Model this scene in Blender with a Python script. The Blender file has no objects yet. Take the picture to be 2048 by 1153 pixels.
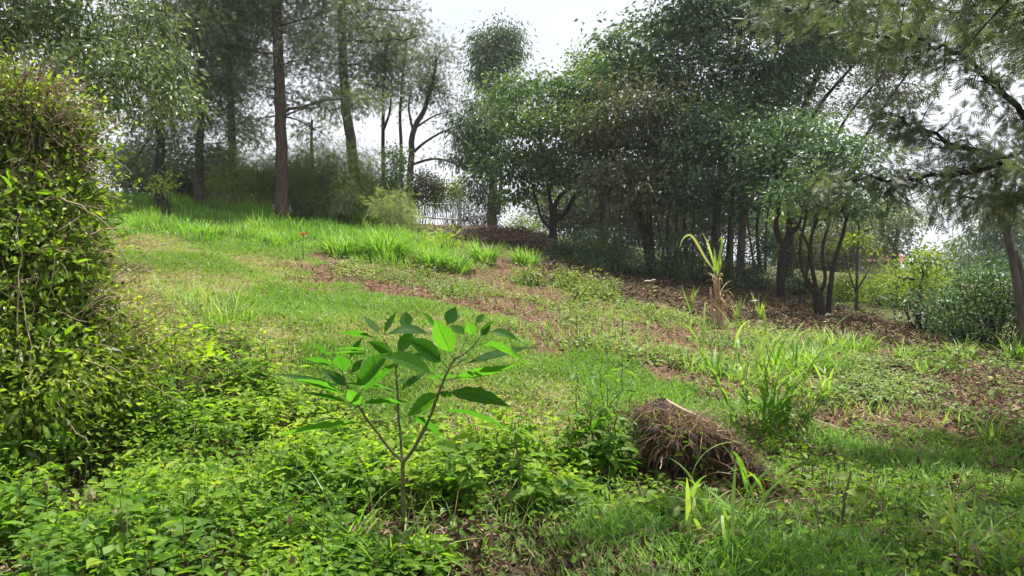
import bpy, math, random
import numpy as np
R = np.random.default_rng(7)
random.seed(7)
C = bpy.context.scene.collection
SC = bpy.context.scene

# ------------------------------------------------------------------ camera
F, CX, CY, EYE = 1547.0, 1024.0, 576.5, 1.3
cam = bpy.data.cameras.new("camera")
cam.sensor_width = 36.0
cam.lens = 36.0 * F / 2048.0
cam.clip_start = 0.05
cam.clip_end = 2000.0
cam_o = bpy.data.objects.new("camera", cam)
cam_o.location = (0, 0, EYE)
cam_o.rotation_euler = (math.radians(90), 0, 0)
C.objects.link(cam_o)
SC.camera = cam_o

# ------------------------------------------------------------------ light
SUN_EL, SUN_AZ = math.radians(70), math.radians(30)     # azimuth from +Y towards +X
sun = bpy.data.lights.new("sun", 'SUN')
sun.energy = 5.0
sun.angle = math.radians(0.5)
sun.color = (1.0, 0.95, 0.86)
sun_o = bpy.data.objects.new("sun", sun)
sun_o.rotation_euler = (math.radians(90) - SUN_EL, 0, math.pi - SUN_AZ)
sun_o.location = (0, 0, 60)
C.objects.link(sun_o)

world = bpy.data.worlds.new("World")
SC.world = world
world.use_nodes = True
nt = world.node_tree
nt.nodes.clear()
def nd(t, typ, **kw):
    n = t.nodes.new(typ)
    for k, v in kw.items():
        setattr(n, k, v)
    return n
wo = nd(nt, 'ShaderNodeOutputWorld')
sky = nd(nt, 'ShaderNodeTexSky', sky_type='NISHITA', sun_disc=False)
sky.sun_elevation = SUN_EL
sky.sun_rotation = SUN_AZ
b1 = nd(nt, 'ShaderNodeBackground'); b1.inputs[1].default_value = 0.10
b2 = nd(nt, 'ShaderNodeBackground'); b2.inputs[1].default_value = 0.56
nt.links.new(sky.outputs[0], b1.inputs[0])
tc = nd(nt, 'ShaderNodeTexCoord')
mp = nd(nt, 'ShaderNodeMapping'); mp.inputs['Scale'].default_value = (1.6, 1.6, 4.0)
mp.inputs['Location'].default_value = (0.35, 0.2, 0.1)
nz = nd(nt, 'ShaderNodeTexNoise'); nz.inputs['Scale'].default_value = 1.7; nz.inputs['Detail'].default_value = 7; nz.inputs['Roughness'].default_value = 0.55
rp = nd(nt, 'ShaderNodeValToRGB')
rp.color_ramp.elements[0].position = 0.17; rp.color_ramp.elements[0].color = (0, 0, 0, 1)
rp.color_ramp.elements[1].position = 0.33; rp.color_ramp.elements[1].color = (1, 1, 1, 1)
rc = nd(nt, 'ShaderNodeValToRGB')
rc.color_ramp.elements[0].position = 0.42; rc.color_ramp.elements[0].color = (0.80, 0.84, 0.93, 1)
rc.color_ramp.elements[1].position = 0.70; rc.color_ramp.elements[1].color = (0.93, 0.95, 1.0, 1)
mx = nd(nt, 'ShaderNodeMixShader')
nt.links.new(tc.outputs['Generated'], mp.inputs[0]); nt.links.new(mp.outputs[0], nz.inputs['Vector'])
nt.links.new(nz.outputs['Fac'], rp.inputs[0]); nt.links.new(nz.outputs['Fac'], rc.inputs[0])
nt.links.new(rc.outputs[0], b2.inputs[0])
nt.links.new(rp.outputs[0], mx.inputs[0]); nt.links.new(b1.outputs[0], mx.inputs[1]); nt.links.new(b2.outputs[0], mx.inputs[2])
nt.links.new(mx.outputs[0], wo.inputs[0])

SC.view_settings.view_transform = 'Standard'
SC.view_settings.look = 'None'
SC.view_settings.exposure = 1.08
SC.view_settings.gamma = 1.0
SC.render.engine = 'CYCLES'
SC.cycles.max_bounces = 8
SC.cycles.diffuse_bounces = 4
SC.cycles.transmission_bounces = 4
SC.cycles.use_denoising = True

# ------------------------------------------------------------------ helpers
def P(u, v, d):
    return np.array([(u - CX) / F * d, d, EYE - (v - CY) / F * d])

def unit(a):
    return a / np.maximum(np.linalg.norm(a, axis=-1, keepdims=True), 1e-9)

class Geo:
    """collects vertices, faces, a per-vertex tint and a per-vertex (along, across) pair"""
    def __init__(s):
        s.v, s.t, s.uv, s.q, s.tr, s.n = [], [], [], [], [], 0
    def add(s, v, quads=None, tris=None, tint=0.5, uv=None):
        v = np.asarray(v, float).reshape(-1, 3)
        n = len(v)
        s.v.append(v)
        s.t.append(np.broadcast_to(np.asarray(tint, float), (n,)).copy())
        s.uv.append(np.zeros((n, 3)) if uv is None else np.asarray(uv, float).reshape(-1, 3))
        if quads is not None and len(quads): s.q.append(np.asarray(quads).reshape(-1, 4) + s.n)
        if tris is not None and len(tris): s.tr.append(np.asarray(tris).reshape(-1, 3) + s.n)
        s.n += n
    def build(s, name, mat, parent=None, smooth=False, origin=None):
        me = bpy.data.meshes.new(name)
        v = np.concatenate(s.v) if s.v else np.zeros((0, 3))
        org = np.zeros(3)
        if parent is not None: org = np.array(parent.location)
        elif origin is not None: org = np.asarray(origin, float)
        v = v - org
        q = np.concatenate(s.q) if s.q else np.zeros((0, 4), int)
        t = np.concatenate(s.tr) if s.tr else np.zeros((0, 3), int)
        loops = np.concatenate([q.ravel(), t.ravel()])
        sizes = np.concatenate([np.full(len(q), 4), np.full(len(t), 3)])
        starts = np.concatenate([[0], np.cumsum(sizes)[:-1]]) if len(sizes) else np.zeros(0)
        me.vertices.add(len(v)); me.vertices.foreach_set('co', v.astype(np.float32).ravel())
        me.loops.add(len(loops)); me.loops.foreach_set('vertex_index', loops.astype(np.int32))
        me.polygons.add(len(sizes)); me.polygons.foreach_set('loop_start', starts.astype(np.int32))
        me.polygons.foreach_set('loop_total', sizes.astype(np.int32))
        me.polygons.foreach_set('use_smooth', np.full(len(sizes), smooth))
        a = me.attributes.new('tint', 'FLOAT', 'POINT'); a.data.foreach_set('value', np.concatenate(s.t).astype(np.float32))
        a = me.attributes.new('leafuv', 'FLOAT_VECTOR', 'POINT'); a.data.foreach_set('vector', np.concatenate(s.uv).astype(np.float32).ravel())
        me.update(calc_edges=True)
        me.materials.append(mat)
        o = bpy.data.objects.new(name, me)
        C.objects.link(o)
        if parent is not None: o.parent = parent
        elif origin is not None: o.location = org
        return o

def tag(o, label=None, cat=None, group=None, kind=None):
    if label: o['label'] = label
    if cat: o['category'] = cat
    if group: o['group'] = group
    if kind: o['kind'] = kind
    return o

def thing(name, label, cat, loc, group=None):
    o = bpy.data.objects.new(name, None)
    o.empty_display_size = 0.2
    C.objects.link(o)
    o.location = tuple(float(x) for x in loc)
    return tag(o, label, cat, group)

# ------------------------------------------------------------------ materials
def leaf_mat(name, cols, trans=0.4, rough=0.5, spec=0.5, tcol=(1.25, 1.35, 0.5), veins=False):
    m = bpy.data.materials.new(name); m.use_nodes = True
    t = m.node_tree; t.nodes.clear(); L = t.links.new
    out = nd(t, 'ShaderNodeOutputMaterial')
    at = nd(t, 'ShaderNodeAttribute', attribute_name='tint')
    rp = nd(t, 'ShaderNodeValToRGB')
    e = rp.color_ramp.elements
    while len(e) < len(cols): e.new(0.5)
    for i, c in enumerate(cols):
        e[i].position = i / (len(cols) - 1); e[i].color = (*c, 1)
    L(at.outputs['Fac'], rp.inputs[0])
    col = rp.outputs[0]
    if veins:
        au = nd(t, 'ShaderNodeAttribute', attribute_name='leafuv')
        sx = nd(t, 'ShaderNodeSeparateXYZ'); L(au.outputs['Vector'], sx.inputs[0])
        ab = nd(t, 'ShaderNodeMath', operation='ABSOLUTE'); L(sx.outputs[1], ab.inputs[0])
        m1 = nd(t, 'ShaderNodeMath', operation='MULTIPLY_ADD'); L(ab.outputs[0], m1.inputs[0]); m1.inputs[1].default_value = -0.20; L(sx.outputs[0], m1.inputs[2])
        m2 = nd(t, 'ShaderNodeMath', operation='MULTIPLY'); L(m1.outputs[0], m2.inputs[0]); m2.inputs[1].default_value = 9.0
        fr = nd(t, 'ShaderNodeMath', operation='FRACT'); L(m2.outputs[0], fr.inputs[0])
        lt = nd(t, 'ShaderNodeMath', operation='LESS_THAN'); L(fr.outputs[0], lt.inputs[0]); lt.inputs[1].default_value = 0.09
        l2 = nd(t, 'ShaderNodeMath', operation='LESS_THAN'); L(ab.outputs[0], l2.inputs[0]); l2.inputs[1].default_value = 0.055
        mxx = nd(t, 'ShaderNodeMath', operation='MAXIMUM'); L(lt.outputs[0], mxx.inputs[0]); L(l2.outputs[0], mxx.inputs[1])
        sc = nd(t, 'ShaderNodeMath', operation='MULTIPLY'); L(mxx.outputs[0], sc.inputs[0]); sc.inputs[1].default_value = 0.62
        mc = nd(t, 'ShaderNodeMix', data_type='RGBA'); L(sc.outputs[0], mc.inputs['Factor']); L(col, mc.inputs['A'])
        mc.inputs['B'].default_value = (cols[0][0] * 0.5, cols[0][1] * 0.55, cols[0][2] * 0.5, 1)
        col = mc.outputs['Result']
        no = nd(t, 'ShaderNodeTexNoise'); no.inputs['Scale'].default_value = 16; no.inputs['Detail'].default_value = 4
        mc2 = nd(t, 'ShaderNodeMix', data_type='RGBA', blend_type='MULTIPLY'); mc2.inputs['Factor'].default_value = 0.5
        L(col, mc2.inputs['A']); L(no.outputs['Fac'], mc2.inputs['B']); 
        br = nd(t, 'ShaderNodeVectorMath', operation='SCALE'); L(mc2.outputs['Result'], br.inputs[0]); br.inputs['Scale'].default_value = 1.35
        col = br.outputs[0]
    pb = nd(t, 'ShaderNodeBsdfPrincipled')
    pb.inputs['Roughness'].default_value = rough
    pb.inputs['Specular IOR Level'].default_value = spec
    L(col, pb.inputs['Base Color'])
    vm = nd(t, 'ShaderNodeVectorMath', operation='MULTIPLY'); L(col, vm.inputs[0]); vm.inputs[1].default_value = tcol
    tr = nd(t, 'ShaderNodeBsdfTranslucent'); L(vm.outputs[0], tr.inputs[0])
    mx = nd(t, 'ShaderNodeMixShader'); mx.inputs[0].default_value = trans
    L(pb.outputs[0], mx.inputs[1]); L(tr.outputs[0], mx.inputs[2]); L(mx.outputs[0], out.inputs[0])
    return m

def solid_mat(name, c1, c2, scale=8.0, rough=0.85, stretch=(1, 1, 1), bump=0.3, metal=0.0, spec=0.3):
    m = bpy.data.materials.new(name); m.use_nodes = True
    t = m.node_tree; L = t.links.new
    pb = t.nodes['Principled BSDF']
    tc = nd(t, 'ShaderNodeTexCoord'); mp = nd(t, 'ShaderNodeMapping'); mp.inputs['Scale'].default_value = stretch
    no = nd(t, 'ShaderNodeTexNoise'); no.inputs['Scale'].default_value = scale; no.inputs['Detail'].default_value = 6; no.inputs['Roughness'].default_value = 0.65
    rp = nd(t, 'ShaderNodeValToRGB')
    rp.color_ramp.elements[0].position = 0.3; rp.color_ramp.elements[0].color = (*c1, 1)
    rp.color_ramp.elements[1].position = 0.7; rp.color_ramp.elements[1].color = (*c2, 1)
    at = nd(t, 'ShaderNodeAttribute', attribute_name='tint')
    ad = nd(t, 'ShaderNodeMath', operation='MULTIPLY_ADD'); ad.inputs[1].default_value = 0.5
    sb = nd(t, 'ShaderNodeMath', operation='SUBTRACT'); sb.inputs[1].default_value = 0.25
    L(tc.outputs['Object'], mp.inputs[0]); L(mp.outputs[0], no.inputs['Vector'])
    L(at.outputs['Fac'], ad.inputs[0]); L(no.outputs['Fac'], ad.inputs[2]); L(ad.outputs[0], sb.inputs[0]); L(sb.outputs[0], rp.inputs[0])
    L(rp.outputs[0], pb.inputs['Base Color'])
    bp = nd(t, 'ShaderNodeBump'); bp.inputs['Strength'].default_value = bump; bp.inputs['Distance'].default_value = 0.03
    L(no.outputs['Fac'], bp.inputs['Height']); L(bp.outputs[0], pb.inputs['Normal'])
    pb.inputs['Roughness'].default_value = rough; pb.inputs['Metallic'].default_value = metal
    pb.inputs['Specular IOR Level'].default_value = spec
    return m

M = {}
M['lawn'] = leaf_mat('lawn_grass', [(.10, .20, .025), (.17, .30, .045), (.30, .34, .09)], .4, .55, .3)
M['dry'] = leaf_mat('dry_straw', [(.10, .062, .034), (.24, .165, .09), (.42, .33, .18)], .2, .7, .2, (1.1, 1, .8))
M['litter'] = leaf_mat('leaf_litter', [(.045, .026, .017), (.12, .070, .045), (.30, .22, .15)], .1, .7, .25, (1.1, 1, .8))
M['tall'] = leaf_mat('tall_grass', [(.08, .19, .025), (.155, .31, .045), (.35, .45, .125)], .45, .5, .3)
M['weed'] = leaf_mat('weed_leaf', [(.06, .15, .016), (.16, .29, .022), (.34, .45, .045)], .55, .5, .22)
M['weed_dull'] = leaf_mat('field_weed', [(.08, .15, .03), (.17, .26, .06), (.33, .36, .10)], .35, .55, .35)
M['bush'] = leaf_mat('bush_leaf', [(.055, .105, .016), (.17, .25, .03), (.36, .42, .08)], .55, .45, .45)
M['sapling'] = leaf_mat('sapling_leaf', [(.034, .115, .018), (.055, .16, .024), (.09, .215, .032)], .74, .5, .15, (1.25, 1.45, .42), veins=True)
M['broad'] = leaf_mat('broad_leaf', [(.05, .09, .035), (.11, .165, .07), (.22, .27, .14)], .3, .42, .5)
M['oak'] = leaf_mat('silky_oak_leaf', [(.07, .095, .06), (.135, .165, .10), (.235, .265, .175)], .38, .55, .4, (1.1, 1.2, .6))
M['euc'] = leaf_mat('eucalyptus_leaf', [(.05, .09, .05), (.10, .16, .085), (.18, .24, .13)], .3, .45, .5, (1.1, 1.25, .6))
M['green'] = leaf_mat('green_leaf', [(.03, .07, .03), (.08, .15, .06), (.18, .26, .11)], .33, .45, .5)
M['dark'] = leaf_mat('dark_leaf', [(.026, .058, .034), (.065, .125, .062), (.15, .23, .12)], .3, .45, .5)
M['pinkish'] = leaf_mat('rusty_green_leaf', [(.05, .075, .04), (.11, .135, .075), (.24, .22, .14)], .3, .48, .4)
M['feather'] = leaf_mat('feathery_leaf', [(.09, .13, .06), (.22, .27, .125), (.36, .40, .22)], .55, .6, .3)
M['yellowish'] = leaf_mat('yellow_green_leaf', [(.08, .14, .02), (.19, .27, .04), (.34, .40, .08)], .45, .5, .4)
M['cane'] = leaf_mat('cane_leaf', [(.14, .26, .04), (.26, .38, .08), (.45, .46, .22)], .4, .45, .4)
M['red'] = leaf_mat('red_leaf', [(.35, .04, .02), (.55, .09, .05)], .35, .5, .4, (1.2, .8, .6))
M['pale'] = leaf_mat('pale_leaf', [(.45, .42, .36), (.62, .60, .52)], .3, .5, .4, (1, 1, 1))
M['dead_leaf'] = leaf_mat('bleached_leaf', [(.2, .15, .09), (.36, .30, .2)], .3, .6, .3, (1, 1, .9))
M['bark'] = solid_mat('dark_bark', (.010, .008, .007), (.042, .032, .026), 9, stretch=(1, 1, .25), bump=.8)
M['pinebark'] = solid_mat('red_brown_bark', (.035, .024, .018), (.14, .10, .078), 11, stretch=(1, 1, .22), bump=.9)
M['greybark'] = solid_mat('grey_bark', (.03, .025, .021), (.11, .094, .078), 8, stretch=(1, 1, .3), bump=.5)
M['twig'] = solid_mat('dry_twig', (.16, .10, .065), (.42, .31, .22), 14, bump=.2)
M['moundstraw'] = leaf_mat('mound_straw', [(.028, .016, .009), (.125, .074, .042), (.42, .30, .17)], .15, .7, .2, (1.1, 1, .8))
M['canestalk'] = solid_mat('dry_cane_stalk', (.25, .17, .10), (.55, .43, .28), 6, stretch=(1, 1, .2), bump=.3)
M['stem'] = solid_mat('green_stem', (.06, .055, .025), (.16, .15, .06), 25, bump=.3, rough=.6)
M['metal'] = solid_mat('silver_paint', (.66, .67, .68), (.80, .81, .82), 20, rough=.45, bump=.05, metal=0)
M['straw_body'] = solid_mat('packed_straw', (.02, .013, .009), (.09, .06, .04), 18, bump=1.0)
M['stone'] = solid_mat('dusty_stone', (.12, .10, .08), (.28, .24, .19), 9, bump=.5)

# ------------------------------------------------------------------ terrain
CP = []
for u, v, d in [(808, 1075, 4.07), (1024, 1153, 3.5), (0, 1160, 3.5), (2048, 1160, 3.5), (300, 930, 6), (-100, 800, 6.3), (100, 800, 6.5),
                (450, 715, 8), (800, 835, 7), (1000, 905, 6), (1250, 785, 8), (1400, 965, 5.3), (1520, 865, 7), (1700, 885, 7), (1900, 765, 10),
                (2100, 805, 8.5), (2000, 700, 14), (1840, 665, 14.5), (1640, 632, 18), (1440, 655, 15.5), (1565, 595, 22), (1300, 552, 25),
                (1200, 595, 18), (1105, 480, 28), (960, 525, 20), (885, 452, 33), (720, 460, 27), (563, 437, 26), (300, 400, 26), (450, 492, 18),
                (230, 480, 16), (600, 570, 14), (700, 605, 12), (1000, 655, 11), (850, 565, 16), (1300, 685, 11.5), (1600, 705, 12),
                (1750, 565, 30), (1950, 562, 40), (2300, 600, 25), (-200, 500, 15), (-300, 380, 26)]:
    CP.append(P(u, v, d))
for x, y, z in [(-22, 45, 4.6), (0, 45, 4.2), (20, 48, 1.8), (-60, 20, 6), (-14, 4, 1.2), (40, 20, .2), (0, -8, 0), (-8, -8, .2), (8, -8, 0), (0, -40, 0),
                (-40, 100, 3.5), (40, 100, 1.6), (0, 300, 2), (-250, 300, 4), (250, 300, 1), (-250, 0, 5), (250, 0, 0), (-250, -250, 0), (250, -250, 0), (9, 5, 0)]:
    CP.append(np.array([x, y, z]))
CP = np.array(CP)
def tpsk(r2):
    return 0.5 * r2 * np.log(r2 + 1e-9)
_d2 = ((CP[:, None, :2] - CP[None, :, :2]) ** 2).sum(-1)
_n = len(CP)
_A = np.zeros((_n + 3, _n + 3))
_A[:_n, :_n] = tpsk(_d2) + np.eye(_n) * 0.6
_A[:_n, _n] = 1; _A[:_n, _n + 1:] = CP[:, :2]; _A[_n, :_n] = 1; _A[_n + 1:, :_n] = CP[:, :2].T
_w = np.linalg.solve(_A, np.concatenate([CP[:, 2], np.zeros(3)]))
def H(x, y):
    x = np.asarray(x, float); y = np.asarray(y, float)
    sh = np.broadcast(x, y).shape
    p = np.stack([np.broadcast_to(x, sh).ravel(), np.broadcast_to(y, sh).ravel()], 1)
    out = np.zeros(len(p))
    for i in range(0, len(p), 50000):
        q = p[i:i + 50000]
        d2 = ((q[:, None, :] - CP[None, :, :2]) ** 2).sum(-1)
        out[i:i + 50000] = tpsk(d2) @ _w[:_n] + _w[_n] + q @ _w[_n + 1:]
    X, Y = p[:, 0], p[:, 1]
    near = np.exp(-((X / 40) ** 2 + ((Y - 12) / 40) ** 2))
    out += near * (0.045 * np.sin(1.7 * X + .6 * Y) * np.sin(1.3 * Y - .5 * X + 1) + 0.02 * np.sin(4.1 * X + 2.2 * Y + 2) * np.sin(3.7 * Y - 1.9 * X))
    return out.reshape(sh)
def gp(x, y):
    return np.array([x, y, float(H(x, y))])
def gd(u, d):
    return gp((u - CX) / F * d, d)
def hit(u, v, d0=2.5, d1=45):
    """first point of the ground along the line of sight through (u, v)"""
    d = np.linspace(d0, d1, 900)
    z = EYE - (v - CY) / F * d
    g = H((u - CX) / F * d, d)
    k = np.argmax(z <= g) if (z <= g).any() else len(d) - 1
    return np.array([(u - CX) / F * d[k], d[k], g[k]])
def proj(p):
    return CX + F * p[:, 0] / np.maximum(p[:, 1], .1), CY - F * (p[:, 2] - EYE) / np.maximum(p[:, 1], .1)
def inpoly(u, v, poly):
    c = np.zeros(len(u), bool)
    px = np.array(poly, float); n = len(px); j = n - 1
    for i in range(n):
        xi, yi = px[i]; xj, yj = px[j]
        cond = ((yi > v) != (yj > v)) & (u < (xj - xi) * (v - yi) / (yj - yi + 1e-12) + xi)
        c ^= cond; j = i
    return c
def vnoise(x, y, s, seed=0):
    """smooth value noise in 0..1"""
    r = np.random.default_rng(seed); T = r.random((64, 64))
    X, Y = x / s + 1000, y / s + 1000
    i, j = np.floor(X).astype(int), np.floor(Y).astype(int); fx, fy = X - i, Y - j
    fx = fx * fx * (3 - 2 * fx); fy = fy * fy * (3 - 2 * fy)
    g = lambda a, b: T[a % 64, b % 64]
    return (g(i, j) * (1 - fx) + g(i + 1, j) * fx) * (1 - fy) + (g(i, j + 1) * (1 - fx) + g(i + 1, j + 1) * fx) * fy

REG = {
 'tall': [(-600, 380), (230, 375), (330, 380), (560, 430), (740, 440), (860, 474), (930, 500), (960, 522), (900, 535), (850, 530), (640, 505), (450, 478), (230, 462), (-600, 470)],
 'lawn': [(-300, 462), (230, 462), (450, 478), (640, 505), (580, 545), (600, 575), (720, 585), (950, 620), (1060, 690), (1250, 735), (1330, 790), (1270, 830), (1180, 860), (1000, 930), (880, 900), (620, 820), (560, 730), (430, 690), (250, 650), (-300, 640)],
 'field': [(560, 520), (700, 505), (850, 528), (960, 505), (1090, 535), (1250, 545), (1560, 592), (1800, 650), (2048, 700), (2600, 740), (2600, 900), (2048, 880), (1700, 870), (1560, 830), (1500, 770), (1330, 770), (1060, 690), (950, 620), (720, 585), (600, 575)],
 'cover': [(-900, 640), (250, 650), (430, 690), (560, 730), (620, 820), (750, 860), (880, 900), (1000, 930), (1180, 960), (1260, 1050), (1050, 1110), (900, 1153), (860, 1400), (-1500, 1400)],
 'low': [(1180, 860), (1260, 790), (1330, 760), (1560, 815), (1700, 870), (2048, 880), (2600, 900), (3500, 1400), (860, 1400), (900, 1153), (1050, 1110), (1260, 1050), (1180, 960)],
}
LITTER = [(1060, 550), (1090, 520), (1260, 530), (1560, 585), (1800, 650), (2100, 700), (2048, 725), (1800, 705), (1560, 660), (1400, 640), (1220, 600)]
BANK = [(1620, 765), (1750, 718), (2150, 735), (2150, 865), (1900, 835), (1700, 810)]
BARE = [(900, 1080), (1120, 1090), (1350, 1090), (1420, 1140), (1380, 1200), (950, 1210)]

def nu(a, b, fine0, fine1, step, grow=1.18):
    """coordinates fine between fine0 and fine1, growing outside"""
    xs = list(np.arange(fine0, fine1, step)); s = step
    x = fine0
    lo = []
    while x > a: s *= grow; x -= s; lo.append(x)
    s = step; x = xs[-1]; hi = []
    while x < b: s *= grow; x += s; hi.append(x)
    return np.array(lo[::-1] + xs + hi)
gx = nu(-320, 320, -11, 11, .085)
gy = nu(-320, 420, 2.2, 20, .085, 1.06)
GX, GY = np.meshgrid(gx, gy)
GZ = H(GX, GY)
tv = np.stack([GX.ravel(), GY.ravel(), GZ.ravel()], 1)
tv[:, 2] += (vnoise(tv[:, 0], tv[:, 1], .22, 3) - .5) * .045 * np.exp(-(tv[:, 1] / 25) ** 2)
uu, vv = proj(tv)
front = tv[:, 1] > 1.5
ju = (vnoise(tv[:, 0], tv[:, 1], .5, 5) - .5) * 1.0 * F / np.maximum(tv[:, 1], 2); jv = (vnoise(tv[:, 0], tv[:, 1], .5, 6) - .5) * 40
col = np.tile(np.array([.065, .07, .028]), (len(tv), 1))
soil = np.array([.135, .08, .055])
def setreg(poly, c):
    k = inpoly(uu + ju, vv + jv, poly) & front & (tv[:, 1] < 34)
    col[k] = c
setreg(REG['tall'], (.07, .10, .025)); setreg(REG['lawn'], (.16, .16, .06)); setreg(REG['field'], soil)
setreg(REG['cover'], (.05, .045, .022)); setreg(REG['low'], (.075, .062, .033)); setreg(LITTER, (.07, .042, .03)); setreg(BANK, (.075, .045, .03)); setreg(BARE, (.08, .05, .033))
nr, nc = GX.shape
ii = np.arange(nr * nc).reshape(nr, nc)
quads = np.stack([ii[:-1, :-1], ii[:-1, 1:], ii[1:, 1:], ii[1:, :-1]], -1).reshape(-1, 4)
tm = bpy.data.materials.new('ground_soil'); tm.use_nodes = True
t = tm.node_tree; L = t.links.new; pb = t.nodes['Principled BSDF']; pb.inputs['Roughness'].default_value = .95; pb.inputs['Specular IOR Level'].default_value = .15
at = nd(t, 'ShaderNodeAttribute', attribute_name='cover'); geo = nd(t, 'ShaderNodeNewGeometry')
n1 = nd(t, 'ShaderNodeTexNoise'); n1.inputs['Scale'].default_value = 14; n1.inputs['Detail'].default_value = 8; n1.inputs['Roughness'].default_value = .7
L(geo.outputs['Position'], n1.inputs['Vector'])
rr = nd(t, 'ShaderNodeValToRGB'); rr.color_ramp.elements[0].position = .3; rr.color_ramp.elements[0].color = (.45, .42, .40, 1); rr.color_ramp.elements[1].position = .7; rr.color_ramp.elements[1].color = (1.5, 1.45, 1.35, 1)
L(n1.outputs['Fac'], rr.inputs[0])
mm = nd(t, 'ShaderNodeMix', data_type='RGBA', blend_type='MULTIPLY'); mm.inputs['Factor'].default_value = 1
L(at.outputs['Color'], mm.inputs['A']); L(rr.outputs[0], mm.inputs['B']); L(mm.outputs['Result'], pb.inputs['Base Color'])
bp = nd(t, 'ShaderNodeBump'); bp.inputs['Strength'].default_value = .9; bp.inputs['Distance'].default_value = .05; L(n1.outputs['Fac'], bp.inputs['Height']); L(bp.outputs[0], pb.inputs['Normal'])
g = Geo(); g.add(tv, quads)
ground = g.build('ground', tm, smooth=True)
a = ground.data.attributes.new('cover', 'FLOAT_COLOR', 'POINT'); a.data.foreach_set('color', np.c_[col, np.ones(len(col))].astype(np.float32).ravel())
tag(ground, 'sloping ground of brown soil and turf rising to the left', 'ground', kind='structure')

# ------------------------------------------------------------------ plant geometry
def rnd(n, a=0., b=1.):
    return R.random(n) * (b - a) + a

TEMPL = {
 'diamond': (np.array([(0, 0, 0), (.42, .5, .07), (1, 0, -.10), (.42, -.5, .07)]), [(0, 1, 2, 3)], []),
 'ovate': (np.array([(0, 0, 0), (.5, 0, -.02), (1, 0, -.16), (.25, .46, .06), (.66, .36, .03), (.25, -.46, .06), (.66, -.36, .03)]),
           [(0, 1, 4, 3), (0, 5, 6, 1)], [(1, 2, 4), (1, 6, 2)]),
}
def _fern(n, w, back=.35):
    V, T = [], []
    V += [(0, w * .4, 0), (0, -w * .4, 0), (1, 0, -.12)]; T.append((0, 1, 2))
    for i in range(n):
        t0 = .12 + .8 * i / n
        for s in (1, -1):
            k = len(V); L_ = .5 * (1 - .6 * abs(t0 - .4))
            V += [(t0, 0, -.1 * t0), (t0 + w * 1.6, 0, -.1 * t0), (t0 + back, s * L_, -.1 * t0 - .08)]
            T.append((k, k + 1, k + 2))
    return (np.array(V), [], T)
TEMPL['fern'] = _fern(5, .075)
TEMPL['fine'] = _fern(4, .045, .5)

def leaves(g, pos, dr, nr_, L_, W_, tint, kind='diamond'):
    T, q, tr = TEMPL[kind]
    n = len(pos)
    if n == 0: return
    dr = unit(dr); side = unit(np.cross(nr_, dr)); nn = np.cross(dr, side)
    L_ = np.broadcast_to(L_, (n,)); W_ = np.broadcast_to(W_, (n,))
    v = (pos[:, None] + dr[:, None] * (T[None, :, 0, None] * L_[:, None, None])
         + side[:, None] * (T[None, :, 1, None] * W_[:, None, None]) + nn[:, None] * (T[None, :, 2, None] * L_[:, None, None]))
    k = len(T); off = (np.arange(n) * k)[:, None, None]
    Q = (np.array(q)[None] + off).reshape(-1, 4) if q else None
    TT = (np.array(tr)[None] + off).reshape(-1, 3) if tr else None
    g.add(v, Q, TT, np.repeat(np.broadcast_to(tint, (n,)), k))

def blades(g, pos, az, L_, W_, lean, droop, tint, nseg=2, taper=1.0, basew=.8, twist=None):
    n = len(pos)
    if n == 0: return
    L_, W_, lean, droop, tint, az = [np.broadcast_to(np.asarray(a, float), (n,)) for a in (L_, W_, lean, droop, tint, az)]
    hd = np.stack([np.cos(az), np.sin(az), np.zeros(n)], 1)
    tw = az + np.pi / 2 if twist is None else twist
    sd = np.stack([np.cos(tw), np.sin(tw), np.zeros(n)], 1)
    p = pos.astype(float).copy(); V = []
    for i in range(nseg + 1):
        t = i / nseg
        w = W_ * (basew + (1 - basew) * min(1, t * 3)) * max(0, 1 - t ** 2.2) ** taper * .5
        if i < nseg: V += [p - sd * w[:, None], p + sd * w[:, None]]
        else: V += [p]
        th = lean + droop * (t + .5 / nseg)
        p = p + (hd * np.sin(th)[:, None] + np.array([0, 0, 1.]) * np.cos(th)[:, None]) * (L_ / nseg)[:, None]
    k = len(V); v = np.stack(V, 1)
    off = (np.arange(n) * k)[:, None, None]
    Q = np.array([(2 * i, 2 * i + 1, 2 * i + 3, 2 * i + 2) for i in range(nseg - 1)], int).reshape(-1, 4)
    T = np.array([(2 * nseg - 2, 2 * nseg - 1, 2 * nseg)])
    g.add(v, (Q[None] + off).reshape(-1, 4) if len(Q) else None, (T[None] + off).reshape(-1, 3), np.repeat(tint, k))

def tube(g, pts, rad, sides=6, tint=.5):
    pts = np.asarray(pts, float); n = len(pts)
    rad = np.broadcast_to(np.asarray(rad, float), (n,))
    tg = unit(np.gradient(pts, axis=0))
    up = np.array([0, 0, 1.]) if abs(tg[:, 2]).mean() < .8 else np.array([1., 0, 0])
    s = unit(np.cross(tg, up)); b = np.cross(s, tg)
    a = np.linspace(0, 2 * np.pi, sides, endpoint=False)
    v = pts[:, None] + (s[:, None] * np.cos(a)[None, :, None] + b[:, None] * np.sin(a)[None, :, None]) * rad[:, None, None]
    i = np.arange(n * sides).reshape(n, sides)
    q = np.stack([i[:-1], np.roll(i[:-1], -1, 1), np.roll(i[1:], -1, 1), i[1:]], -1).reshape(-1, 4)
    g.add(v, q, None, tint)
    if sides == 4: g.add(v[-1], [(0, 1, 2, 3)], None, tint)
    elif rad[-1] > .004:
        c = np.vstack([v[-1], pts[-1:] + tg[-1:] * rad[-1] * .5])
        g.add(c, None, [(k, (k + 1) % sides, sides) for k in range(sides)], tint)

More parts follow.
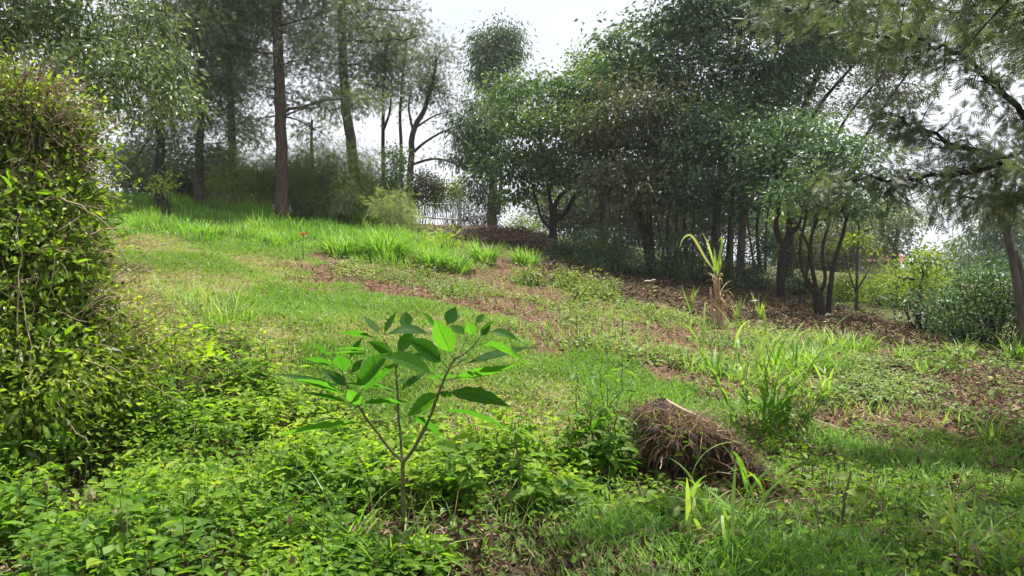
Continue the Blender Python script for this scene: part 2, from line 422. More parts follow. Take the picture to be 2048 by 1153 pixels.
def smooth_line(pts, n=12):
    """Catmull-Rom through the points"""
    p = np.asarray(pts, float)
    if len(p) < 3:
        t = np.linspace(0, 1, n)[:, None]
        return p[0] * (1 - t) + p[-1] * t
    q = np.vstack([2 * p[0] - p[1], p, 2 * p[-1] - p[-2]])
    out = []
    for s in np.linspace(0, len(p) - 1 - 1e-6, n):
        i = int(s); f = s - i
        a, b, c, d = q[i:i + 4]
        out.append(.5 * (2 * b + (c - a) * f + (2 * a - 5 * b + 4 * c - d) * f ** 2 + (3 * b - a - 3 * c + d) * f ** 3))
    return np.array(out)

def rdir(n):
    return unit(R.normal(size=(n, 3)))

def crown_cloud(g, blobs, ntot, per, clump_r, leafL, leafW, kind, droop=.3, shell=.45, tint0=.5, flat=.6, ups=.3):
    """leaf clumps spread through the blobs; returns the clump centres"""
    cen = np.array([b[0] for b in blobs]); rad = np.array([b[1] for b in blobs])
    w = (rad[:, 0] * rad[:, 2]); w = w / w.sum()
    ncl = max(3, int(ntot / per))
    bi = R.choice(len(blobs), ncl, p=w)
    dd = rdir(ncl); rr = rnd(ncl) ** shell
    cc = cen[bi] + dd * rr[:, None] * rad[bi]
    ct = tint0 + R.normal(size=ncl) * .27 + (dd[:, 2] * rr) * .06
    cs = clump_r * rnd(ncl, .6, 1.4)
    li = R.integers(0, ncl, ntot)
    off = R.normal(size=(ntot, 3)) * cs[li][:, None] * np.array([1, 1, flat])
    pos = cc[li] + off
    out = unit(off + 1e-6) * .8 + rdir(ntot) * .7 + np.array([0, 0, -droop])
    nn = np.array([0, 0, ups]) + rdir(ntot) * .75
    tint = np.clip(ct[li] + R.normal(size=ntot) * .10, 0, 1)
    leaves(g, pos, out, nn, leafL * rnd(ntot, .65, 1.3), leafW * rnd(ntot, .7, 1.25), tint, kind)
    return cc

def limb_path(a, c, n=6, sag=.12):
    t = np.linspace(0, 1, n)[:, None]
    L_ = np.linalg.norm(c - a)
    m = (a + c) / 2 + np.array([0, 0, sag * L_]) + R.normal(size=3) * L_ * .07
    p = a * (1 - t) ** 2 + 2 * m * t * (1 - t) + c * t ** 2
    p[1:-1] += R.normal(size=(n - 2, 3)) * L_ * .015
    return p

def tree(name, label, cat, u0, d, stems, blobs, mat, bark, leafL=.13, leafW=.05, kind='diamond', cov=2.2, per=30, cr=.32,
         droop=.3, shell=.45, tint0=.5, nb=80, group=None, flat=.6, limbs=True, twig_r=.010, rdep=1.0, ups=.3, bare=0, sat=5):
    """stems: [(radius0, radius1, [(u, v[, extra depth])...])], blobs: [(u, v, ru, rv[, extra depth])], all sighted at depth d"""
    base = gd(u0, d)
    root = thing(name, label, cat, base, group)
    px = d / F
    gt, gc = Geo(), Geo(); gb = gt
    anch = []
    for k, (r0, r1, pts) in enumerate(stems):
        w = [P(p[0], p[1], d + (p[2] if len(p) > 2 else 0)) for p in pts]
        if k == 0 or pts[0][1] >= 9000:
            w[0] = gd(pts[0][0], d) - np.array([0, 0, .15])
        ln = smooth_line(w, max(8, 4 * len(w)))
        ln[1:-1] += R.normal(size=(len(ln) - 2, 3)) * r0 * .07
        rr = np.linspace(r0, r1, len(ln))
        if k == 0 or pts[0][1] >= 9000: rr[0] *= 1.35; rr[1] *= 1.08
        tube(gt, ln, rr, 9, .5)
        h = int(len(ln) * (.35 if len(stems) == 1 else .45))
        anch += [(ln[i], rr[i]) for i in range(h, len(ln))]
    B, S = [], []
    for b in blobs:
        dd = b[4] if len(b) > 4 else R.uniform(-.5, .5)
        c = P(b[0], b[1], d + dd)
        rx, rz = b[2] * px, b[3] * px
        ry = min(max(rx, rz), 2.6) * rdep
        B.append((c, np.array([rx, ry, rz]) * .86))
        for _ in range(sat):
            dv = rdir(1)[0]; sz = R.uniform(.22, .48)
            S.append((c + dv * np.array([rx, ry, rz]) * R.uniform(.75, 1.15), np.array([rx, ry, rz * .8]) * sz))
    area = sum(math.pi * b[2] * b[3] for b in blobs) * px * px
    ntot = int(1.45 * cov * area / (leafL * leafW * (.5 if kind in ('diamond',) else .55)))
    ntot = min(ntot, 60000)
    cc = crown_cloud(gc, B + S, ntot, per, cr, leafL, leafW, kind, droop, shell, tint0, flat, ups)
    A = np.array([a[0] for a in anch]); Ar = np.array([a[1] for a in anch])
    def nearest(c):
        dist = np.linalg.norm(A - c, axis=1) + 1.2 * np.maximum(0, A[:, 2] - c[2] + .1)
        return int(np.argmin(dist))
    if limbs:
        extra = []
        for c, r in B:
            i = nearest(c); L_ = np.linalg.norm(A[i] - c)
            if L_ < .3: continue
            p = limb_path(A[i], c, 7, .05)
            r0 = min(Ar[i] * .7, .018 * L_ + .015)
            tube(gb, p, np.linspace(r0, r0 * .35, 7), 6)
            extra += [(p[k], r0 * (1 - .1 * k)) for k in range(2, 7)]
        if extra:
            A = np.vstack([A, [e[0] for e in extra]]); Ar = np.concatenate([Ar, [e[1] for e in extra]])
    tg = cc[R.permutation(len(cc))[:nb]]
    if bare:
        bi = R.integers(0, len(B), bare)
        tg = np.vstack([tg, np.array([B[i][0] + rdir(1)[0] * B[i][1] * 1.05 for i in bi])])
    for c in tg:
        i = nearest(c); L_ = np.linalg.norm(A[i] - c)
        if L_ < .12: continue
        r0 = min(max(Ar[i] * .5, .006), twig_r * (.5 + .5 * L_))
        tube(gb, limb_path(A[i], c, 6, .04), np.linspace(r0, r0 * .3, 6), 4)
    gt.build('trunk', bark, root, True)
    gc.build('crown', mat, root)
    return root

def bush(name, label, cat, d, blobs, mat, leafL=.08, leafW=.035, kind='diamond', cov=3.0, per=25, cr=.16, droop=.1, shell=.4, tint0=.5, twig=None,
         ntw=25, group=None, ups=.35, rdep=1.0, flat=.8):
    """blobs: [(u, v, ru, rv[, extra depth])], sighted at depth d; stems fan out of the ground under them"""
    px = d / F
    u0 = float(np.mean([b[0] for b in blobs]))
    base = gd(u0, d)
    root = thing(name, label, cat, base, group)
    B = []
    for b in blobs:
        dd = b[4] if len(b) > 4 else 0
        B.append((P(b[0], b[1], d + dd), np.array([b[2] * px, max(b[2], b[3]) * px * rdep, b[3] * px])))
    area = sum(math.pi * b[2] * b[3] for b in blobs) * px * px
    ntot = min(60000, int(cov * area / (leafL * leafW * .5)))
    gc, gs = Geo(), Geo()
    cc = crown_cloud(gc, B, ntot, per, cr, leafL, leafW, kind, droop, shell, tint0, flat, ups)
    for c in cc[R.permutation(len(cc))[:ntw]]:
        x = base[0] + (c[0] - base[0]) * .45 + R.normal() * .08; y = base[1] + (c[1] - base[1]) * .45
        a = gp(x, y) - np.array([0, 0, .05])
        tube(gs, limb_path(a, c, 6, .05), np.linspace(.014, .004, 6), 5)
    gs.build('stems', twig or M['bark'], root, True)
    gc.build('foliage', mat, root)
    return root

# ------------------------------------------------------------------ trees on the left
OAK = dict(leafL=.17, leafW=.14, kind='fern', cr=.30, per=20, droop=.2, cov=3.9, tint0=.5)
tree('broadleaf_tree', 'broad-crowned tree with glossy drooping leaves above the thicket at upper left', 'tree', -60, 14,
     [(.16, .10, [(-60, 9000), (-40, 300), (-10, 150), (30, 40), (60, -60)]), (.09, .03, [(-30, 260), (90, 180), (220, 150), (330, 165)])],
     [(40, 40, 150, 60), (180, 80, 140, 60), (290, 120, 85, 60), (350, 175, 40, 45), (375, 215, 22, 30), (-90, 60, 150, 110), (120, -40, 220, 70), (250, 190, 90, 45, -.6), (300, 40, 60, 30), (150, 150, 110, 40, -.8), (60, -120, 260, 80)],
     M['broad'], M['greybark'], leafL=.13, leafW=.05, cov=2.0, cr=.22, per=22, kind='ovate', droop=.7, nb=70, tint0=.6)
tree('silky_oak_tree', 'thin grey-green tree whose trunk rises just right of the thicket', 'tree', 318, 24,
     [(.17, .06, [(318, 9000), (322, 300), (318, 170), (330, 40), (325, -120)])],
     [(300, 260, 75, 70), (340, 180, 70, 70), (300, 60, 90, 60), (360, 60, 70, 70), (330, -60, 90, 60), (270, 330, 50, 40)],
     M['oak'], M['bark'], nb=90, bare=30, group='silky oaks on the left slope', **{**OAK, 'cov': 3.7})
tree('silky_oak_tree', 'slender dark-trunked tree in front of the deep shade, left of the big trunk', 'tree', 399, 26.5,
     [(.17, .07, [(399, 9000), (398, 330), (402, 200), (398, 60), (400, -150)])],
     [(400, 290, 70, 60), (420, 200, 70, 60), (380, 110, 70, 60), (430, 40, 80, 60), (400, -80, 110, 80)],
     M['oak'], M['greybark'], nb=90, bare=30, group='silky oaks on the left slope', **{**OAK, 'cov': 3.7, 'tint0': .35})
tree('silky_oak_tree', 'slim leaning tree with feathery crown behind the green shrub', 'tree', 470, 30,
     [(.19, .08, [(474, 9000), (466, 330), (462, 230), (458, 120), (450, 0), (440, -160)])],
     [(450, 210, 60, 60), (480, 130, 70, 60), (440, 60, 60, 60), (500, 20, 80, 60), (460, -90, 110, 80), (490, 270, 50, 40)],
     M['oak'], M['greybark'], nb=90, bare=30, group='silky oaks on the left slope', **OAK)
tree('silky_oak_tree', 'tall tree with the thickest straight reddish-brown trunk on the grassy slope', 'tree', 564, 26,
     [(.215, .13, [(564, 9000), (564, 330), (561, 230), (557, 120), (553, 0), (550, -170), (548, -300)])],
     [(640, 215, 80, 30), (700, 190, 60, 25, -.8), (500, 170, 70, 35), (470, 90, 70, 40), (620, 110, 80, 50), (640, 30, 90, 50), (520, 30, 90, 50), (560, -90, 190, 80), (560, -230, 150, 90), (500, 250, 40, 22), (630, 260, 40, 16), (440, -20, 80, 50)],
     M['oak'], M['pinebark'], nb=150, bare=40, **OAK)
tree('silky_oak_tree', 'tall tree with the second thick trunk, tilting left as it climbs', 'tree', 714, 30,
     [(.22, .13, [(716, 9000), (705, 310), (692, 220), (686, 120), (682, 0), (676, -170), (672, -290)])],
     [(760, 180, 70, 40), (730, 110, 80, 50), (790, 60, 70, 50), (820, 20, 45, 30), (830, 75, 30, 22), (720, 20, 90, 60), (640, 160, 60, 40), (690, -80, 150, 70), (690, -210, 150, 80), (770, 120, 60, 40), (620, 80, 50, 40)],
     M['oak'], M['greybark'], nb=130, bare=50, **{**OAK, 'cov': 2.6})
tree('slender_tree', 'very slim straight dark-trunked tree behind the vine-covered stump', 'tree', 768, 31,
     [(.085, .05, [(768, 9000), (766, 300), (767, 200), (770, 130), (772, 60)]), (.06, .03, [(767, 260), (780, 220), (784, 150)])],
     [(770, 120, 45, 40), (790, 190, 30, 25), (745, 160, 35, 30)],
     M['oak'], M['bark'], nb=50, bare=25, **{**OAK, 'cov': 2.6})
tree('slender_tree', 'slim pale trunk just right of the straight dark one', 'tree', 800, 32,
     [(.085, .04, [(800, 9000), (802, 300), (800, 230), (806, 150), (812, 90)])],
     [(810, 150, 40, 45), (800, 90, 45, 35), (830, 200, 25, 25)],
     M['oak'], M['greybark'], nb=50, bare=25, **{**OAK, 'cov': 2.6})
tree('bare_limbed_tree', 'open tree of curving grey limbs against the white sky over the vine mound', 'tree', 815, 31.5,
     [(.15, .06, [(815, 9000), (822, 320), (826, 265), (850, 215), (866, 160), (872, 120)]), (.07, .02, [(822, 310), (850, 285), (890, 262), (925, 250)]),
      (.06, .015, [(822, 330), (870, 318), (915, 330), (940, 342)]), (.06, .02, [(826, 262), (818, 220), (822, 170)]), (.05, .012, [(832, 255), (870, 232), (905, 222)])],
     [(860, 140, 45, 30), (890, 190, 35, 30), (910, 250, 28, 16), (845, 180, 40, 25), (900, 320, 40, 12), (875, 100, 35, 20)],
     M['oak'], M['greybark'], nb=90, bare=110, **{**OAK, 'cov': 3.2, 'twig_r': .012})
tree('young_tree', 'short pale pole-like young tree between the two thick trunks', 'tree', 624, 33,
     [(.085, .05, [(624, 9000), (624, 330), (623, 280), (624, 240)])],
     [(620, 225, 22, 14), (650, 250, 30, 16), (600, 262, 25, 14)], M['feather'], M['greybark'], nb=14, **{**OAK, 'cov': .7, 'cr': .2})

# feathery shrubs and vines along the crest
FE = dict(leafL=.26, leafW=.15, kind='fine', cr=.28, per=90, droop=.6, cov=9.5, ups=.2, tint0=.5)
bush('feathery_shrub', 'light green feathery shrub left of the thick reddish trunk', 'shrub', 27.5, [(500, 335, 62, 45), (465, 365, 40, 45), (515, 390, 60, 50), (540, 330, 45, 35)], M['feather'], group='feathery shrubs on the crest', **{**FE, 'tint0': .55})
bush('feathery_shrub', 'broad grey-green feathery shrub between the two thick trunks', 'shrub', 28, [(640, 328, 66, 45), (600, 355, 50, 45), (690, 345, 55, 50), (650, 390, 95, 52), (645, 298, 30, 20), (700, 395, 55, 50), (590, 400, 50, 46)], M['feather'], group='feathery shrubs on the crest', **{**FE, 'tint0': .45})
bush('feathery_shrub', 'rounded feathery shrub behind the foot of the tilting trunk', 'shrub', 30, [(735, 355, 45, 42), (750, 400, 45, 40), (720, 320, 25, 18)], M['feather'], group='feathery shrubs on the crest', **{**FE, 'tint0': .35})
bush('feathery_shrub', 'low brownish feathery shrub at the left end of the brush pile', 'shrub', 26, [(795, 405, 32, 30), (790, 440, 36, 26), (812, 435, 24, 25)], M['feather'], twig=M['twig'], group='feathery shrubs on the crest', **{**FE, 'tint0': .6})
bush('vine_covered_stump', 'upright stump smothered in leafy vine with a pale green top', 'vine', 28.5, [(788, 345, 22, 36), (790, 312, 24, 18), (786, 375, 25, 25), (815, 318, 12, 8)], M['green'], leafL=.10, leafW=.06, cov=3.2, tint0=.6, group=None)
bush('vine_mound', 'dome of grey-brown creeper left of the metal fence', 'vine', 30.5, [(845, 372, 34, 32), (870, 385, 24, 28), (835, 400, 34, 30)], M['pinkish'], leafL=.10, leafW=.05, cov=3.2, tint0=.5)
bush('garden_shrub', 'light green shrub behind the metal fence', 'shrub', 38, [(890, 385, 28, 24), (915, 375, 22, 20), (880, 410, 30, 18), (935, 400, 20, 22)], M['yellowish'], leafL=.12, leafW=.07, cov=2.4, tint0=.5)
bush('garden_shrub', 'shrub with dull red leaves peeping over the metal fence', 'shrub', 40, [(902, 378, 12, 10), (912, 392, 12, 12)], M['pinkish'], leafL=.12, leafW=.06, cov=2.0, tint0=.8)
for lab, d, bl, m_, t0 in [
    ('dark shrub in the shade right of the thicket', 29, [(285, 350, 50, 40), (260, 330, 40, 45)], 'dark', .45),
    ('dusky grey-leaved shrub under the thin trees at left', 30, [(345, 330, 40, 40), (350, 370, 50, 35)], 'oak', .4),
    ('dark shrub behind the slender dark trunk', 31, [(420, 345, 45, 50), (400, 385, 50, 35)], 'dark', .4),
    ('dark undergrowth shrub behind the light green feathery shrub', 32, [(520, 385, 60, 40), (460, 350, 40, 45)], 'dark', .35),
    ('deep green shrub behind the broad feathery shrub', 32, [(640, 390, 70, 40), (580, 360, 40, 35)], 'dark', .35),
    ('dark shrub behind the vine-covered stump', 33, [(740, 395, 50, 35), (790, 400, 40, 30)], 'dark', .35)]:
    bush('shady_shrub', lab, 'shrub', d, bl, M[m_], leafL=.13, leafW=.06, cov=5.5, cr=.25, tint0=t0, group='shady shrubs along the crest')
bush('small_shrub', 'small yellow-green shrub standing in the tall grass beside the thicket', 'shrub', 22, [(328, 365, 18, 16), (322, 385, 20, 14)], M['yellowish'], leafL=.12, leafW=.05, cov=2.2, cr=.12, tint0=.6)

# metal fence
fr = thing('metal_fence', 'silver painted metal fence with thin upright bars behind the brush pile', 'fence', gd(885, 32))
def fpt(u, v): return P(u, v, 32 - (u - 845) * .012)
g = Geo()
tube(g, [fpt(920, 455), fpt(920, 395)], .075, 4); g.build('post', M['metal'], fr)
g = Geo(); tube(g, [fpt(928, 455), fpt(928, 402)], .03, 4); g.build('post', M['metal'], fr)
g = Geo(); tube(g, [fpt(893, 446), fpt(893, 402)], .03, 4); g.build('post', M['metal'], fr)
g = Geo(); tube(g, [fpt(846, 434), fpt(936, 442)], .045, 4); g.build('rail', M['metal'], fr)
g = Geo(); tube(g, [fpt(846, 408), fpt(912, 409)], .022, 4); g.build('rail', M['metal'], fr)
g = Geo()
tube(g, [fpt(912, 402), fpt(920, 396)], .03, 4); tube(g, [fpt(920, 396), fpt(936, 412)], .03, 4)
g.build('brace', M['metal'], fr)
for k in range(17):
    u = 849 + k * 5.2
    if abs(u - 920) < 4 or abs(u - 893) < 3: continue
    g = Geo(); tube(g, [fpt(u, 436 + (u - 846) * .08), fpt(u, 410 if k % 3 else 404)], .013, 4); g.build('bar', M['metal'], fr)

# brush pile of dead branches
bpile = thing('brush_pile', 'heap of dead brown branches below the metal fence', 'brush pile', gd(960, 27))
g = Geo(); gl = Geo()
for k in range(900):
    u = R.uniform(825, 1100); q = gd(u, R.uniform(25.6, 28.6))
    h = .17 * math.exp(-((u - 1000) / 85) ** 2) + .12 * math.exp(-((u - 880) / 50) ** 2) + .06
    a = q + np.array([0, 0, R.uniform(0, 1) ** .7 * h])
    dv = rdir(1)[0] * np.array([1, 1, .5]); L_ = R.uniform(.3, 1.1)
    p = limb_path(a - dv * L_ / 2, a + dv * L_ / 2, 5, R.uniform(-.1, .2))
    tube(g, p, np.linspace(.014, .005, 5) * R.uniform(.5, 1.3), 4, R.uniform(.0, .8))
bm_ = solid_mat('dead_branch', (.12, .085, .065), (.38, .29, .22), 10, bump=.2)
g.build('branches', bm_, bpile, True)
n = 2600; u = rnd(n, 825, 1090); q = np.stack([(u - CX) / F * 27, rnd(n, 25.6, 28.4), np.zeros(n)], 1); q[:, 2] = H(q[:, 0], q[:, 1]) + rnd(n, 0, .2) * np.exp(-((u - 1000) / 90) ** 2) + rnd(n, 0, .15)
leaves(gl, q, rdir(n), rdir(n), .14, .05, rnd(n, 0, .7)); gl.build('dead_leaves', M['litter'], bpile)
bush('dry_shrub', 'yellowish scrub at the right end of the brush pile', 'shrub', 29, [(1045, 455, 38, 26), (1070, 475, 28, 24)], M['yellowish'], leafL=.09, leafW=.04, cov=2.4, tint0=.45, twig=M['twig'], ntw=50)
bush('dry_shrub', 'thin brownish-yellow scrub right of the metal fence', 'shrub', 30.5, [(955, 432, 32, 24), (985, 425, 25, 18)], M['pinkish'], leafL=.09, leafW=.04, cov=1.8, tint0=.6, twig=M['twig'], ntw=60)

# ------------------------------------------------------------------ middle and right trees
tree('eucalyptus_tree', 'tall eucalyptus with a rounded crown standing alone against the white sky', 'tree', 985, 42,
     [(.26, .1, [(985, 9000), (986, 330), (985, 220), (990, 140), (992, 85)])],
     [(1000, 72, 44, 28), (965, 100, 30, 30), (1020, 110, 30, 35), (990, 120, 45, 35), (985, 165, 38, 30), (1000, 200, 25, 25), (960, 140, 22, 20)],
     M['euc'], M['greybark'], leafL=.26, leafW=.075, cov=3.3, cr=.38, per=40, droop=1.1, nb=60, tint0=.45, ups=.2, sat=1)
tree('eucalyptus_tree', 'weeping eucalyptus with long hanging leaves beside the gap of sky', 'tree', 992, 31,
     [(.12, .05, [(990, 9000), (985, 380), (975, 320), (955, 260), (945, 215)]), (.09, .04, [(996, 430), (1002, 350), (985, 280), (980, 220)]), (.07, .03, [(984, 430), (990, 390), (970, 330)])],
     [(945, 225, 50, 35), (925, 270, 35, 40), (965, 265, 45, 45), (940, 320, 35, 30), (980, 320, 40, 50), (960, 380, 28, 35), (985, 400, 28, 30), (975, 215, 35, 22), (1000, 250, 30, 40)],
     M['euc'], M['greybark'], leafL=.2, leafW=.05, cov=2.2, cr=.3, per=40, droop=1.3, nb=60, tint0=.5, ups=.1, sat=2)
tree('shade_tree', 'rounded tree on a short dark forked trunk right of the brush pile', 'tree', 1105, 27.5,
     [(.17, .11, [(1105, 9000), (1106, 470), (1107, 435), (1104, 410)]), (.12, .05, [(1107, 445), (1130, 425), (1155, 385), (1185, 330)]), (.08, .03, [(1104, 430), (1096, 370), (1085, 310), (1075, 230)]),
      (.09, .03, [(1107, 425), (1118, 395), (1150, 365), (1180, 300)]), (.06, .03, [(1103, 460), (1085, 440), (1072, 400), (1060, 350)])],
     [(1080, 165, 65, 30), (1120, 200, 80, 40), (1030, 225, 50, 45), (1150, 165, 55, 30), (1070, 270, 70, 50), (1150, 270, 70, 55), (1105, 330, 80, 40), (1030, 320, 45, 45), (1180, 340, 50, 40), (1060, 370, 50, 25), (1180, 220, 60, 50), (1020, 180, 35, 25)],
     M['green'], M['bark'], leafL=.19, leafW=.08, cov=3.2, cr=.48, per=130, nb=110, flat=.36, ups=.75, droop=.35, tint0=.52)
tree('bright_crowned_tree', 'tree whose fresh green crown top shows behind the rounded tree', 'tree', 1200, 35,
     [(.2, .08, [(1205, 9000), (1205, 300), (1200, 200), (1195, 140)])],
     [(1185, 118, 38, 24), (1210, 150, 50, 30), (1170, 145, 25, 20), (1240, 130, 40, 25), (1200, 200, 60, 40)],
     M['yellowish'], M['bark'], leafL=.17, leafW=.09, cov=2.4, cr=.34, per=26, nb=40, tint0=.25)
tree('shade_tree', 'dense tree on slanting twin stems in the middle of the tree line', 'tree', 1303, 25,
     [(.16, .06, [(1303, 9000), (1290, 470), (1262, 400), (1235, 340), (1220, 280)]), (.11, .05, [(1308, 9000), (1300, 450), (1295, 370), (1300, 290)]), (.07, .03, [(1298, 500), (1282, 430), (1275, 350)])],
     [(1260, 240, 70, 50), (1220, 290, 60, 55), (1300, 290, 75, 55), (1260, 350, 80, 45), (1330, 350, 60, 45), (1200, 370, 50, 35), (1310, 220, 60, 40), (1360, 280, 50, 45), (1240, 190, 50, 35), (1300, 400, 50, 30)],
     M['pinkish'], M['bark'], leafL=.19, leafW=.075, cov=3.2, cr=.48, per=130, nb=100, flat=.36, ups=.75, droop=.35, tint0=.4)
tree('shade_tree', 'tallest spreading tree whose flat-topped crown leans over the tree line', 'tree', 1430, 26.5,
     [(.15, .08, [(1425, 9000), (1432, 450), (1445, 330), (1460, 230), (1475, 120), (1480, 20)]), (.12, .05, [(1455, 9000), (1465, 420), (1475, 300), (1440, 180), (1400, 90)]), (.08, .04, [(1480, 250), (1530, 170), (1560, 80)]), (.10, .04, [(1445, 320), (1370, 200), (1300, 110), (1250, 80)])],
     [(1222, 78, 36, 18), (1268, 90, 50, 26), (1345, 60, 65, 38), (1410, 30, 80, 45), (1500, 25, 80, 40), (1590, 45, 80, 45), (1660, 60, 60, 45), (1320, 120, 70, 40), (1430, 110, 90, 50), (1530, 130, 70, 45), (1400, 190, 90, 50), (1500, 210, 80, 60), (1300, 170, 60, 35), (1400, 0, 90, 30), (1580, -20, 150, 40), (1410, -60, 100, 40), (1500, -80, 160, 50), (1620, 120, 60, 40), (1560, 200, 60, 50), (1260, 130, 60, 35)],
     M['dark'], M['bark'], leafL=.20, leafW=.085, cov=3.2, cr=.48, per=130, nb=140, flat=.36, ups=.75, droop=.35, tint0=.5)
tree('shade_tree', 'dark leafy tree filling the tree line behind the dry cane', 'tree', 1480, 24,
     [(.14, .06, [(1478, 9000), (1485, 440), (1480, 350), (1490, 260)]), (.10, .05, [(1440, 9000), (1435, 450), (1420, 360), (1400, 280)]), (.08, .04, [(1462, 9000), (1462, 420), (1450, 330)])],
     [(1470, 300, 70, 50), (1420, 350, 70, 50), (1520, 340, 70, 55), (1480, 390, 70, 40), (1400, 280, 60, 50), (1550, 280, 50, 50), (1440, 240, 60, 40), (1380, 400, 50, 30)],
     M['dark'], M['greybark'], leafL=.18, leafW=.075, cov=3.2, cr=.42, per=120, nb=100, flat=.36, ups=.75, droop=.35, tint0=.42)
tree('forked_tree', 'dark tree with a bold Y-shaped fork low on its trunk', 'tree', 1565, 21.5,
     [(.13, .095, [(1563, 9000), (1562, 540), (1566, 500), (1568, 488)]), (.09, .05, [(1568, 495), (1556, 470), (1552, 445), (1558, 410), (1550, 340)]), (.10, .05, [(1568, 492), (1582, 460), (1592, 410), (1600, 330)]), (.06, .03, [(1582, 470), (1600, 445), (1612, 390)])],
     [(1560, 300, 60, 40), (1600, 270, 50, 45), (1560, 370, 60, 40), (1620, 340, 40, 45), (1530, 330, 40, 45), (1590, 390, 40, 25), (1570, 250, 40, 30)],
     M['dark'], M['bark'], leafL=.16, leafW=.07, cov=3.2, cr=.42, per=120, nb=90, flat=.36, ups=.75, droop=.35, tint0=.5)
tree('many_stemmed_tree', 'small tree with several crooked dark stems from one foot at the edge of the litter', 'tree', 1640, 18,
     [(.15, .10, [(1641, 9000), (1638, 600), (1632, 585)]), (.05, .025, [(1632, 592), (1615, 560), (1605, 540), (1600, 490), (1612, 430), (1610, 380)]), (.055, .03, [(1634, 590), (1625, 540), (1622, 480), (1640, 420), (1650, 370)]),
      (.05, .022, [(1638, 592), (1650, 560), (1645, 500), (1660, 440), (1670, 390)]), (.065, .03, [(1655, 9000), (1662, 560), (1670, 520), (1685, 470), (1700, 410)]), (.05, .02, [(1628, 585), (1612, 565), (1618, 500), (1590, 440)])],
     [(1650, 340, 55, 40), (1700, 370, 45, 45), (1620, 380, 45, 35), (1670, 410, 50, 35), (1710, 420, 30, 35), (1690, 310, 40, 30), (1640, 300, 40, 25), (1720, 330, 25, 30)],
     M['dark'], M['bark'], leafL=.14, leafW=.065, cov=3.0, cr=.36, per=110, nb=90, flat=.36, ups=.75, droop=.35, tint0=.55)
tree('acacia_tree', 'open flat-topped tree with long bare limbs fanning against the bright sky at right', 'tree', 1580, 29,
     [(.17, .08, [(1576, 9000), (1582, 420), (1585, 320), (1600, 240), (1630, 160), (1655, 90)]), (.10, .03, [(1590, 300), (1640, 210), (1690, 150), (1730, 110)]), (.09, .03, [(1690, 420), (1720, 300), (1765, 220), (1820, 140)]), (.07, .02, [(1650, 330), (1690, 240), (1740, 180), (1790, 120)]), (.06, .02, [(1600, 250), (1580, 190), (1570, 130)])],
     [(1600, 110, 60, 25), (1680, 100, 65, 25), (1760, 100, 60, 25), (1640, 60, 80, 25), (1560, 160, 40, 25), (1740, 150, 50, 18), (1800, 130, 45, 20), (1640, 170, 40, 14), (1700, 20, 110, 35), (1820, 60, 60, 30), (1720, 200, 50, 14), (1800, 190, 50, 16), (1630, 220, 40, 16)],
     M['pinkish'], M['bark'], leafL=.15, leafW=.05, cov=2.6, cr=.3, per=24, nb=200, bare=120, tint0=.5, twig_r=.010)
for k, (u, v) in enumerate([(1375, 430), (1340, 450), (1520, 450), (1245, 440)]):
    tree('thin_stemmed_tree', ['thin bare-stemmed tree just left of the tallest spreading tree', 'thin dark stem standing between the twin-stemmed and tallest trees', 'thin stem between the dark leafy tree and the Y-forked tree', 'thin pale stem slanting behind the twin-stemmed tree'][k], 'tree', u, 28.5 + k,
         [(.07, .03, [(u, 9000), (u - 6, v), (u + 8, v - 70), (u, v - 130)]), (.05, .02, [(u + 10, 9000), (u + 14, v - 10), (u + 30, v - 80)]), (.05, .02, [(u - 10, 9000), (u - 25, v - 10), (u - 32, v - 90)])],
         [(u, v - 130, 40, 30), (u + 25, v - 100, 30, 25), (u - 30, v - 100, 30, 25)], M['dark'], M['greybark'] if k == 3 else M['bark'], leafL=.13, leafW=.055, cov=1.8, nb=40, tint0=.4, group='thin stems in the tree line')

# understory in front of and behind the trunks
for lab, d, bl, m_, t0 in [
    ('dark green shrub at the foot of the rounded tree', 25.5, [(1150, 500, 45, 36), (1120, 520, 40, 28)], 'green', .3),
    ('leafy green shrub between the rounded tree and the slanting twin stems', 24.5, [(1210, 490, 50, 45), (1190, 530, 60, 30), (1240, 520, 40, 40)], 'green', .4),
    ('low dark shrub behind the pale-leaved plant', 24, [(1270, 530, 40, 25), (1180, 545, 60, 22), (1120, 545, 30, 18)], 'dark', .45),
    ('shrub right of the twin slanting stems', 24.5, [(1350, 530, 40, 40), (1330, 500, 30, 25), (1380, 560, 30, 20)], 'green', .35),
    ('bright leafy shrub behind the dry cane', 24.5, [(1400, 500, 40, 40), (1430, 540, 45, 30), (1370, 480, 25, 18)], 'green', .5),
    ('dark shrub left of the Y-forked trunk', 24, [(1510, 540, 40, 45), (1480, 570, 35, 22), (1530, 490, 30, 25)], 'dark', .45),
    ('low shrub between the Y-forked trunk and the many-stemmed tree', 22.5, [(1600, 560, 28, 26), (1610, 590, 30, 14)], 'green', .35)]:
    bush('understory_shrub', lab, 'shrub', d, bl, M[m_], leafL=.085, leafW=.04, cov=2.5, cr=.18, tint0=t0, group='shrubs under the tree line', ntw=40)
